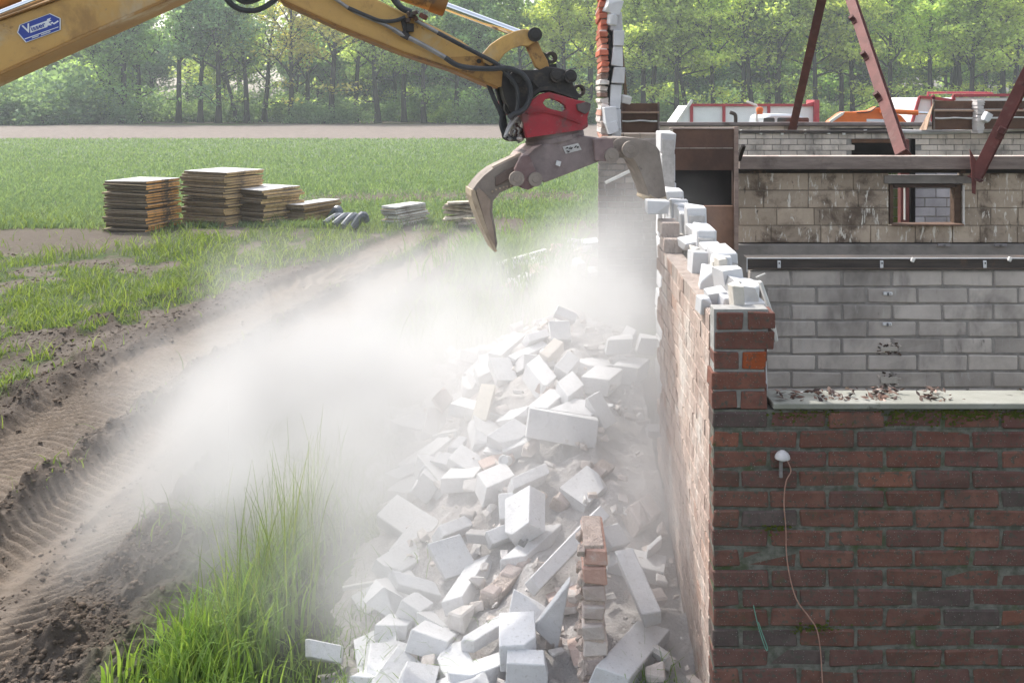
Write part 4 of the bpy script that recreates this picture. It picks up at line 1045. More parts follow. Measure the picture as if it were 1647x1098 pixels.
for a_, c_ in (((-420, 186), (0, 33)), ((0, 33), (90, 1)), ((90, 1), (200, -45))):
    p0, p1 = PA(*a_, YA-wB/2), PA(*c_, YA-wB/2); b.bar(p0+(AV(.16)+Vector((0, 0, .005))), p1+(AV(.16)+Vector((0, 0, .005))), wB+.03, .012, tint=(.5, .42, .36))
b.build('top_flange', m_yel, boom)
# stick cylinder lying on the boom
b = MB(); b.cyl(PA(-60, 47, YA-.05), PA(130, -28, YA-.05), .026, 18); b.build('cylinder_rod', m_chrome, ex, smooth=True)
b = MB(); b.cyl(PA(-40, 60, YA+.08), PA(120, -6, YA+.08), .012, 10); b.build('hydraulic_pipe', m_pipe, ex, smooth=True)
b = MB(); b.cyl(PA(-200, 90, YA+.02), PA(32, -12, YA+.02), .075, 20, tint=(.9, .55, .4)); b.build('cylinder_barrel', m_yel, ex, smooth=True)
# company sticker
m_blue = mat('blue_sticker', (.028, .062, .36), (.022, .05, .30), scale=30, rough=.35, bump=0, spec=.5, attr=False)
m_swhite = mat('white_print', (.80, .82, .85), (.74, .76, .80), scale=30, rough=.4, bump=0, attr=False)
YD = YA-wB/2-.003
def flat(mb, poly, Y, tint=(1, 1, 1), th=.0015): mb.prism(poly, Y-th, Y, tint, Yref=YA-wB/2, arm=True)
dec_poly = [(28, 53), (32, 40.5), (81, 22), (98, 30), (98, 48.5), (42, 69)]
b = MB(); flat(b, dec_poly, YD); dec = b.build('sticker', m_blue, boom)
b = MB()
def ring_poly(poly, k):
    cx_ = sum(p[0] for p in poly)/len(poly); cy_ = sum(p[1] for p in poly)/len(poly); return [(cx_+(x-cx_)*k, cy_+(y-cy_)*k) for x, y in poly]
b.prism(ring_poly(dec_poly, 1.0), YD-.0032, YD-.0018, (1, 1, 1), [ring_poly(dec_poly, .955)], Yref=YA-wB/2, arm=True)
# banner behind "isser", zigzag, rule and small illegible line
flat(b, [(48.5, 43.5), (76.5, 33.5), (76.0, 31.5), (82.5, 29), (80.5, 32.8), (83.5, 33.8), (78.5, 36), (84, 41), (77, 41.8), (76.8, 43.8), (49.5, 53.5)], YD-.0018)
flat(b, [(81.5, 37.2), (85, 35.6), (86.8, 37.8), (93.6, 33.2), (95, 35.2), (87.2, 40), (85, 38.2), (82.6, 39)], YD-.0018)
flat(b, [(40, 62.6), (94.3, 43.2), (94.6, 44.3), (40.6, 63.9)], YD-.0018)
rd = random.Random(5)
for base_x, base_y, n_ in ((52, 62.0, 11), (66.5, 57.0, 16)):
    x = base_x
    for i in range(n_):
        wl = rd.choice([.5, .8, .6]); y_ = base_y-(x-base_x)*.36
        flat(b, [(x, y_-1.4), (x+wl, y_-1.4-wl*.36), (x+wl, y_+.7-wl*.36), (x, y_+.7)], YD-.0018); x += wl+.35
b.build('white_print', m_swhite, dec)
def text_mesh(s, origin, du, size, m_, par, name, Y, shear=0., xs=1.):
    cu = bpy.data.curves.new(name, 'FONT'); cu.body = s; cu.size = 1; cu.extrude = .004; cu.shear = shear; cu.offset = .02
    o = bpy.data.objects.new('tmp', cu); COL.objects.link(o)
    bpy.context.view_layer.update(); me = bpy.data.meshes.new_from_object(o.evaluated_get(bpy.context.evaluated_depsgraph_get()))
    COL.objects.unlink(o); bpy.data.objects.remove(o)
    u_ = (PA(origin[0]+du[0], origin[1]+du[1], Y)-PA(*origin, Y)).normalized(); v_ = AD.cross(u_); v_ = v_ if v_.z > 0 else -v_; o0 = PA(*origin, Y)
    sc = size/F*Y
    for v in me.vertices: v.co = o0 + u_*v.co.x*sc*xs + v_*v.co.y*sc + AD*(-.0005-v.co.z*.05) - WL[par.name]
    me.materials.clear(); me.materials.append(m_)
    o = bpy.data.objects.new(name, me); COL.objects.link(o); o.parent = par; WL[o.name] = WL[par.name]; return o
text_mesh('V', (40.5, 54.5), (30, -10.6), 17.5, m_swhite, dec, 'letter', YD-.0050, 0, .95)
text_mesh('isser', (51, 50.6), (30, -10.9), 9.8, m_blue, dec, 'lettering', YD-.0060, 0, 1.12)

# stick
wS = .27
stick = plate_box('stick', [(250, -95), (452, 0), (541, 41), (650, 85), (732, 112), (800, 141), (816, 138), (818, 122), (811, 107), (771, 87), (743, 66), (705, 46), (664, 27), (607, 0), (470, -70), (380, -125), (300, -160)], wS, m_yel, ex)
b = MB()
lo = [(452, 0), (541, 41), (650, 85), (732, 112), (800, 141)]
for a_, c_ in zip(lo[:-1], lo[1:]):
    p0, p1 = PA(*a_, YA-wS/2), PA(*c_, YA-wS/2); b.bar(p0+(AV(wS/2)+Vector((0, 0, -.002))), p1+(AV(wS/2)+Vector((0, 0, -.002))), wS+.03, .014, tint=(.70, .62, .55))
b.build('flange', m_yrust, stick)
b = MB(); b.prism([(725, 92), (772, 90), (808, 107), (817, 122), (815, 137), (799, 140), (740, 114)], YA-wS/2-.004, YA-wS/2+.02, arm=True); b.build('stick_nose', m_yrust, stick)
b = MB(); p = PA(782, 103, YA); b.cyl(p+AV(-wS/2-.03), p+AV(wS/2+.03), .030, 20); p = PA(765, 100, YA); b.cyl(p+AV(-wS/2-.02), p+AV(wS/2+.02), .014, 12); b.build('pin', m_grease, stick)
# tilt cylinder
b = MB(); b.cyl(PA(520, -60, YA), PA(706, 6, YA), .062, 22); b.cyl(PA(694, 2, YA), PA(717, 10.5, YA), .066, 22, tint=(.6, .5, .4)); bar_ = b.build('cylinder_barrel', m_yrust, ex, smooth=True)
b = MB(); b.cyl(PA(715, 10, YA), PA(836, 55, YA), .027, 20); b.build('cylinder_rod', m_chrome, ex, smooth=True)
# linkage
link_poly = [(777, 86), (790, 71), (808, 59), (826, 51), (843, 47), (856, 49), (863, 58), (861, 68), (850, 74.5), (838, 74), (823, 79), (811, 88), (803, 99), (789, 106), (778, 100)]
for s_ in (-1, 1):
    b = MB(); yc = YA+s_*.155; b.prism(link_poly, yc-.022, yc+.022, arm=True); b.build('guide_link', m_yrust if s_ > 0 else m_yel, ex, bevel=.004)
for s_ in (-1, 1):
    b = MB(); yc = YA+s_*.10; b.prism([(842, 66), (857, 60), (866, 68), (872, 82), (881, 98), (884, 110), (873, 116), (862, 108), (852, 86)], yc-.024, yc+.024, arm=True); b.build('tilt_link', m_yrust, ex, bevel=.004)
for px, py, r_, hw in ((851, 59, .043, .20), (886, 123, .042, .19), (907, 124, .040, .19), (824, 127, .050, .20)):
    b = MB(); p = PA(px, py, YA); b.lathe(p+AV(-hw), p+AV(hw), [(0, r_*.55), (.006, r_*.8), (.006, r_), (.03, r_), (.03, r_*.8), (2*hw-.03, r_*.8), (2*hw-.03, r_), (2*hw, r_)], 22); b.build('pin', m_grease, ex)
# quick coupler
qc = plate_box('quick_coupler', [(809, 116), (830, 112), (868, 113), (880, 107), (898, 109), (911, 113), (919, 124), (923, 138), (930, 150), (938, 158), (920, 158), (903, 152), (884, 147), (868, 150), (855, 160), (846, 172), (838, 184), (822, 180), (812, 160), (807, 138)], .30, m_grease, ex, bev=.006)
b = MB(); b.bar(PA(857, 130, YA-.16), PA(866, 142, YA-.16), .012, .02, (0, 1, 0)); b.prism([(852, 152), (858, 146), (872, 140), (884, 139), (905, 146), (930, 156), (930, 161), (905, 152), (884, 145), (872, 146), (862, 152), (855, 160)], YA-.19, YA-.15, arm=True); b.build('coupler_rib', m_grease, qc)
def eye(par, px, py, ro, ri, Y, th=.05):
    b = MB(); c0 = [(px+ro*math.cos(a), py+ro*math.sin(a)) for a in np.linspace(0, 2*math.pi, 21)[:-1]]; h0 = [(px+ri*math.cos(a), py+ri*math.sin(a)) for a in np.linspace(0, 2*math.pi, 17)[:-1]]
    b.prism(c0, Y-th/2, Y+th/2, (1.6, 1.3, 1.1), [h0], arm=True); return b.build('lifting_eye', m_grease, par, bevel=.004)
eye(ex, 887, 93, 10, 4.4, YA-.06); b = MB(); b.prism([(872, 84), (882, 88), (884, 104), (894, 102), (897, 112), (880, 114), (870, 104)], YA-.10, YA-.02, arm=True); b.build('eye_lug', m_grease, ex)
eye(qc, 932, 146, 10, 5.5, YA-.1); eye(qc, 921, 149, 6, 3, YA+.02, .03)
# hoses and pipes
def hose(pts, r=.013, Y=YA-.20, m_=m_hose, name='hose', dy=None):
    b = MB(); b.tube([PA(x, y, Y+(dy[i] if dy else 0)) for i, (x, y) in enumerate(pts)], r, 9); return b.build(name, m_, ex, smooth=True)
hose([(352, -30), (362, -5), (376, 10), (392, 17), (412, 17), (432, 8), (456, -12)], .016, YA-.16)
hose([(360, -40), (372, -12), (388, 2), (404, 3), (424, -6), (436, -20)], .015, YA-.05)
hose([(505, -22), (535, -4), (560, 13), (580, 24), (612, 37), (632, 47)], .011, YA-.165, m_pipe, 'hydraulic_pipe')
hose([(560, 13), (590, 26), (612, 34), (634, 34), (652, 28)], .012, YA-.17)
hose([(632, 47), (650, 58), (664, 64), (690, 78), (716, 93)], .015, YA-.175, m_pipe, 'hydraulic_pipe')
hose([(716, 93), (735, 105), (760, 110), (790, 111), (815, 110), (838, 118), (850, 134), (853, 153), (847, 170), (836, 181), (826, 184), (818, 190)], .016, YA-.23)
hose([(620, -25), (634, 0), (647, 14), (662, 20)], .019, YA-.17)
hose([(668, 33), (690, 45), (704, 53)], .012, YA-.17, m_pipe, 'hydraulic_pipe')
hose([(704, 53), (740, 72), (775, 90), (800, 104), (818, 122), (830, 140), (833, 158), (832, 176), (828, 188)], .013, YA-.21)
hose([(784, 132), (794, 158), (805, 182), (810, 205), (811, 220), (822, 224), (834, 222)], .014, YA-.10)
hose([(797, 134), (802, 155), (809, 178), (813, 202), (815, 216), (824, 220)], .012, YA-.02)
hose([(806, 187), (805, 200), (809, 214), (816, 223)], .010, YA-.14)
hose([(820, 183), (822, 195), (816, 208), (812, 221)], .009, YA-.17, m_pipe, 'hydraulic_pipe'); hose([(832, 187), (826, 196), (820, 206), (814, 218)], .009, YA-.2, m_pipe, 'hydraulic_pipe')
vb = MB()
for i in range(13):
    p = PA(random.uniform(655, 672), random.uniform(20, 36), YA-.17+random.uniform(-.03, .03)); k = random.uniform(.014, .03); vb.box(p, (k, k*1.2, k*.8), Matrix.Rotation(random.uniform(0, 3), 3, 'Y'), random.choice([(1, 1, 1), (2.2, 1.6, 1.2), (3, 1.5, .8)]))
vb.box(PA(681, 27, YA-.17), (.045, .05, .03), Matrix.Rotation(.5, 3, 'Y'), (4.5, 1.6, .9)); vb.build('valve_block', m_grease, ex)
b = MB(); b.box(PA(652, 58, YA-.165), (.05, .05, .035), Matrix.Rotation(.5, 3, 'Y')); b.bar(PA(648, 30, YA-.15), PA(655, 60, YA-.15), .02, .03); b.box(PA(660, 45, YA-.16), (.04, .03, .05)); b.build('pipe_clamp', m_grease, ex)

# ================================================================ red sorting grab
gr = thing('sorting_grab', 'red demolition sorting grab hanging wide open from the excavator arm', 'grab', PA(893, 230, YA))
out_ = [(838, 186), (846, 172), (855, 162), (868, 152), (884, 148.5), (904, 154), (928, 161), (940, 163), (948, 167), (950, 174), (945, 188), (946, 204), (938, 209), (847, 222), (842, 204)]
slot = [(873, 166), (877, 160), (886, 158.5), (900, 164), (909, 170), (911, 176), (905, 180), (892, 177), (879, 173)]
for s_ in (-1, 1):
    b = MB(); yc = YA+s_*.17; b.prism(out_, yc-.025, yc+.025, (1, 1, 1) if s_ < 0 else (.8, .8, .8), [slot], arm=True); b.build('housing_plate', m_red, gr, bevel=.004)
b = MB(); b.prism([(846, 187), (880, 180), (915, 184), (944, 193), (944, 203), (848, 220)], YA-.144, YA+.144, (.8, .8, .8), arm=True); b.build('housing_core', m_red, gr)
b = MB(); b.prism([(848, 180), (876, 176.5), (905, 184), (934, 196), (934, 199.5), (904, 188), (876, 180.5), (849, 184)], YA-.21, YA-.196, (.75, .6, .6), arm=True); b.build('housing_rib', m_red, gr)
b = MB(); b.prism([(928, 168), (944, 164), (951, 167), (949, 178), (942, 184), (930, 178)], YA-.225, YA-.196, (.55, .55, .55), arm=True); b.build('stop_block', m_dred, gr, bevel=.004)
b = MB(); b.prism([(806, 174), (807, 163), (812, 158), (818, 166), (823, 178), (818, 186), (810, 183)], YA-.02, YA+.14, (.8, .7, .7), arm=True); b.build('side_lobe', m_red, gr, bevel=.004)
b = MB(); p = PA(826, 172, YA-.1); b.cyl(p, p+AV(.2), .055, 22, tint=(1, 1, 1)); b.build('side_drum', m_grease, gr)
ax = (PA(889, 200, YA)-PA(893, 221, YA)).normalized(); cc = PA(893, 226, YA)
b = MB(); b.lathe(cc, cc+ax, [(0, .185), (.030, .185), (.032, .178), (.050, .178), (.052, .192), (.078, .192), (.08, .17), (.11, .17)], 40); b.build('rotator_ring', m_dred, gr, smooth=True)
beam = plate_box('crossbeam', [(842, 246), (857, 237), (932, 219), (958, 221), (973, 225), (984, 224), (984, 250), (973, 257), (958, 262), (920, 277), (876, 294), (868, 288), (842, 262)], .34, m_dred, gr, bev=.006)
b = MB(); b.prism([(842, 248), (857, 236), (872, 232.5), (860, 239), (845, 254), (838, 262), (836, 256)], YA-.185, YA+.185, (1.9, 1.75, 1.65), arm=True); b.build('edge_plate', m_dred, beam)
ear = [(838, 252), (852, 250), (866, 286), (864, 298), (850, 306), (840, 303), (830, 298), (828, 272)]
for s_ in (-1, 1):
    b = MB(); b.prism(ear, YA+s_*.19-.02, YA+s_*.19+.02, (.85, .7, .7), arm=True); b.build('jaw_ear', m_dred, gr, bevel=.004)
    b = MB(); b.prism([(955, 224), (975, 222), (986, 224), (988, 250), (974, 260), (958, 258)], YA+s_*.19-.02, YA+s_*.19+.02, (1.1, 1., 1.), arm=True); b.build('jaw_ear', m_dred, gr, bevel=.004)
for px, py, r_ in ((850, 284, .043), (821, 283, .045), (969, 247, .045), (998, 238, .052)):
    b = MB(); p = PA(px, py, YA); b.lathe(p+AV(-.23), p+AV(.23), [(0, .012), (0, r_*.45), (.004, r_*.5), (.004, r_), (.03, r_), (.03, r_*.7), (.43, r_*.7), (.43, r_), (.46, r_)], 24); b.build('pin', m_jaw, gr)
lj = [(834, 252), (812, 262), (792, 272), (779, 282), (768, 294), (759, 307), (761, 320), (769, 345), (780, 371), (790, 391), (797, 405), (800, 392), (797, 368), (792, 341), (793, 324), (804, 310), (820, 303), (834, 297), (840, 284)]
rj = [(983, 222), (1003, 221), (1022, 222), (1040, 226), (1054, 233), (1061, 243), (1064, 262), (1068, 290), (1072, 316), (1069, 328), (1056, 325), (1045, 318), (1040, 302), (1031, 279), (1022, 260), (1014, 252), (988, 252), (981, 240)]
def jaw(poly, tip, inner, name='jaw'):
    b = MB()
    b.prism(poly, YA-.125, YA+.125, arm=True)
    j = b.build(name, m_jaw, gr, bevel=.003)
    b = MB(); b.prism(tip, YA-.135, YA+.135, arm=True); b.build('wear_edge', m_edge, j, bevel=.002)
    return j
jl = jaw(lj, [(758, 305), (764, 306), (772, 332), (784, 368), (800, 404), (796, 406), (779, 373), (766, 340), (758, 316)], [(834, 251), (812, 261), (790, 272), (776, 283), (762, 302), (763, 318), (772, 345), (790, 388), (794, 385), (782, 348), (773, 318), (774, 304), (786, 288), (810, 272), (834, 264)])
b = MB()
for x, y in ((792, 308), (798, 305), (804, 303), (810, 301), (816, 300), (822, 299)): b.cyl(PA(x, y, YA-.145), PA(x, y, YA-.12), .006, 8)
b.build('rivet', m_edge, jl)
b = MB(); b.bar(PA(793, 270.5, YA-.10), PA(838, 249, YA-.10), .04, .03, tint=(1.9, 1.8, 1.7)); b.bar(PA(793, 270.5, YA+.0), PA(838, 249, YA+.0), .05, .03, tint=(1.9, 1.8, 1.7)); b.bar(PA(793, 270.5, YA+.10), PA(838, 249, YA+.10), .04, .03, tint=(1.9, 1.8, 1.7)); b.build('stiffener', m_jaw, jl)  # rails tinted pale to carry the sun on the ridges
b = MB(); b.prism([(770, 302), (782, 312), (789, 322), (788, 342), (794, 370), (797, 398), (790, 386), (778, 352), (771, 326), (766, 308)], YA-.137, YA-.12, (1.25, 1.15, 1.05), arm=True); b.build('tooth_plate', m_jaw, jl, bevel=.003)
b = MB(); b.prism([(797, 285), (812, 274), (832, 266), (836, 280), (820, 288), (806, 296), (797, 300)], YA-.136, YA-.12, (.62, .55, .55), arm=True); b.build('side_plate', m_jaw, jl, bevel=.003)
jr = jaw(rj, [(1046, 312), (1050, 316), (1060, 320), (1072, 316), (1074, 326), (1069, 331), (1056, 328), (1044, 321)], [(1000, 222), (1040, 227), (1056, 236), (1062, 262), (1070, 316), (1062, 322), (1054, 290), (1046, 262), (1036, 246), (1014, 236), (1000, 238)])
b = MB(); b.prism([(1020, 256), (1030, 262), (1041, 288), (1050, 318), (1046, 318), (1037, 290), (1028, 268)], YA-.09, YA+.09, (1.1, 1.1, 1.05), arm=True); b.build('lit_inner_edge', m_edge, jr)  # tan strip paints the sunlight on the inner face of the jaw
b = MB(); c0 = [(1000+16*math.cos(a), 238+16*math.sin(a)) for a in np.linspace(0, 6.283, 25)[:-1]]; b.prism(c0, YA-.143, YA-.12, arm=True); b.build('boss', m_jaw, jr, bevel=.003)
b = MB(); pq = [(905, 236.5), (930, 230.5), (935.5, 241), (910, 247.5)]; b.prism(pq, YA-.178, YA-.171, arm=True); pl_ = b.build('sign_plate', mat('grubby_plate', (.55, .54, .53), (.42, .41, .40), scale=30, rough=.6, bump=.05), beam)
b = MB()
for i in range(14):
    u_, v_ = random.uniform(.1, .85), random.uniform(.15, .8); x = 905+25*u_+5.2*v_; y = 236.5-6*u_+11*v_; b.prism([(x, y), (x+3, y-.7), (x+3.3, y+.6), (x+.3, y+1.3)], YA-.1805, YA-.1785, arm=True)
b.build('worn_print', m_grease, pl_)
b = MB(); chunk(b, PA(898, 263, YA-.18), (.03, .02, .03), (0, .3, 0), 1, (1, 1, 1), .003, 3); b.build('mud_spot', m_white, beam)
fb = MB()
for i in range(26):
    p = PA(random.uniform(822, 842), random.uniform(188, 230), YA-.12+random.uniform(-.06, .06)); q = p+Vector((random.uniform(-.03, .03), random.uniform(-.02, .02), random.uniform(-.04, .04))); fb.cyl(p, q, random.uniform(.006, .012), 8, tint=random.choice([(1, 1, 1), (.5, .45, .4), (1.8, 1.7, 1.6)]))
fb.prism([(826, 200), (842, 190), (846, 222), (832, 228)], YA-.10, YA+.1, (.35, .2, .2), arm=True); fb.build('hose_coupling', m_pipe, gr)
# ================================================================ rubble heap along the side wall
def hz(x, y): return float(heap(np.array(x), np.array(y)))
def on_heap(px, py, lift=0.):
    Y = 3.55
    while Y < 30:
        p = P(px, py, Y)
        if p.z - lift < max(hz(p.x, p.y), 0): return Y
        Y += .02
    return Y
# dusty mound of crushed fragments
m_rub = mat('crushed_dusty_rubble', (.52, .495, .485), (.40, .375, .365), scale=7, rough=.97, bump=1., bscale=40, spec=.05, bdist=.02, stains=[((.42, .33, .30), 3, .54, .72), ((.62, .60, .59), 9, .54, .70)])
gx = np.arange(-1.7, .63, .025); gy = np.arange(3.3, 11.2, .03)
yy, xx = np.meshgrid(gy, gx, indexing='ij')
zz = heap(xx, yy); edge_ = sstep(.0, .12, zz)
zz = zz - .05 + edge_*((fbm(xx*4, yy*4, 4)-.5)*.16 + (np.maximum(fbm(xx*11, yy*11, 3)-.45, 0))*.12)
nr, nc = xx.shape; idx = np.arange(nr*nc).reshape(nr, nc)
q = np.stack([idx[:-1, :-1], idx[:-1, 1:], idx[1:, 1:], idx[1:, :-1]], -1).reshape(-1, 4)
link('rubble', bulk_mesh('rubble', np.stack([xx, yy, zz], -1).reshape(-1, 3), q, np.ones((nr*nc, 3)), m_rub), 'dusty mound of crushed brick and block fragments', kind='stuff')
# small fragments, too many to count
V = []; Fq = []; Tt = []; k0 = 0
mb = MB()
for i in range(420):
    Yr = random.uniform(3.5, 10.6); Xr = .6-abs(random.gauss(0, .75))
    h_ = hz(Xr, Yr)
    if Xr < -1.75: continue
    s_ = random.uniform(.012, .05)*(1 if random.random() < .8 else 1.6)
    t = random.choice([(.95, .95, .96), (.9, .88, .86), (.84, .77, .73), (.82, .77, .74), (.75, .72, .70), (.9, .9, .9)])
    mb.box((Xr, Yr, h_+.01+random.uniform(-.02, .03)), (s_*random.uniform(.8, 2.2), s_*random.uniform(.6, 1.4), s_*random.uniform(.4, 1)), Matrix.Rotation(random.uniform(0, 6), 3, 'Z') @ Matrix.Rotation(random.uniform(-.8, .8), 3, 'X'), t, ch=s_*.12, jit=s_*.2)
mb.build('rubble_fragments', mat('mixed_fragments', (.72, .70, .69), (.56, .53, .51), scale=15, rough=.95, bump=.5, spec=.1), label='small broken fragments strewn over the rubble heap', kind='stuff', loc=(0, 6, 0))

DBG = False
def slab(O, A, B, t, tint=(1, 1, 1), cuts=1, seed=0, m_=None, tri=False, bev=.0035, lift=.075, Y0=None, name='block', label='', cat='block', group=None):
    """a broken block whose visible face has corners O, A, B in photo pixels; A and B carry their own step in distance"""
    Y = Y0 or on_heap((O[0]+A[0]+B[0])/3, (O[1]+A[1]+B[1])/3, lift+t*.4)
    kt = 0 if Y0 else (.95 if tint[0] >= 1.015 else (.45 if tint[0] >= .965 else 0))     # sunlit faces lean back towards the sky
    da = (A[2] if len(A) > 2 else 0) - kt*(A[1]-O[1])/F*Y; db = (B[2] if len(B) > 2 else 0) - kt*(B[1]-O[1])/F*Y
    o = P(O[0], O[1], Y); a = P(A[0], A[1], Y+da)-o; b_ = P(B[0], B[1], Y+db)-o
    n = a.cross(b_).normalized(); c_ = o+(a+b_)*.5
    if n.dot(Vector((0, 0, H))-c_) > 0: n = -n           # push away from the viewer's side
    rd = random.Random(seed)
    fr = [o, o+a, o+b_] if tri else [o, o+a, o+a+b_, o+b_]
    pts = fr + [p+n*t+Vector([rd.uniform(-.008, .008) for _ in range(3)]) for p in fr]
    bm = bmesh.new()
    vs_ = [bm.verts.new(p) for p in pts]; bmesh.ops.convex_hull(bm, input=vs_)
    cm = sum(pts, Vector())/len(pts)
    for i in range(cuts):
        kx = rd.choice(pts)-cm; L = kx.length; no = (kx.normalized()+Vector([rd.uniform(-.5, .5) for _ in range(3)])).normalized()
        ext = max((p-cm).dot(no) for p in pts)
        bmesh.ops.bisect_plane(bm, geom=bm.verts[:]+bm.edges[:]+bm.faces[:], plane_co=cm+no*ext*rd.uniform(.74, .9), plane_no=no, clear_outer=True)
        bmesh.ops.convex_hull(bm, input=bm.verts[:])
    bmesh.ops.dissolve_limit(bm, angle_limit=R(3), verts=bm.verts[:], edges=bm.edges[:])
    bmesh.ops.bevel(bm, geom=bm.edges[:], offset=bev, segments=1, affect='EDGES', profile=.5)
    bm.verts.ensure_lookup_table(); bm.verts.index_update()
    mb = MB(); mb.add([list(v.co) for v in bm.verts], [[v.index for v in f.verts] for f in bm.faces], tint); bm.free()
    if DBG: print('SLAB', label[:30], [tuple(round(x, 2) for x in p) for p in pts], 'heap', round(hz(o.x, o.y), 2))
    return mb.build(name, m_ or m_white, label=label, cat=cat, group=group)
GRB = 'white blocks tumbled on the rubble heap'
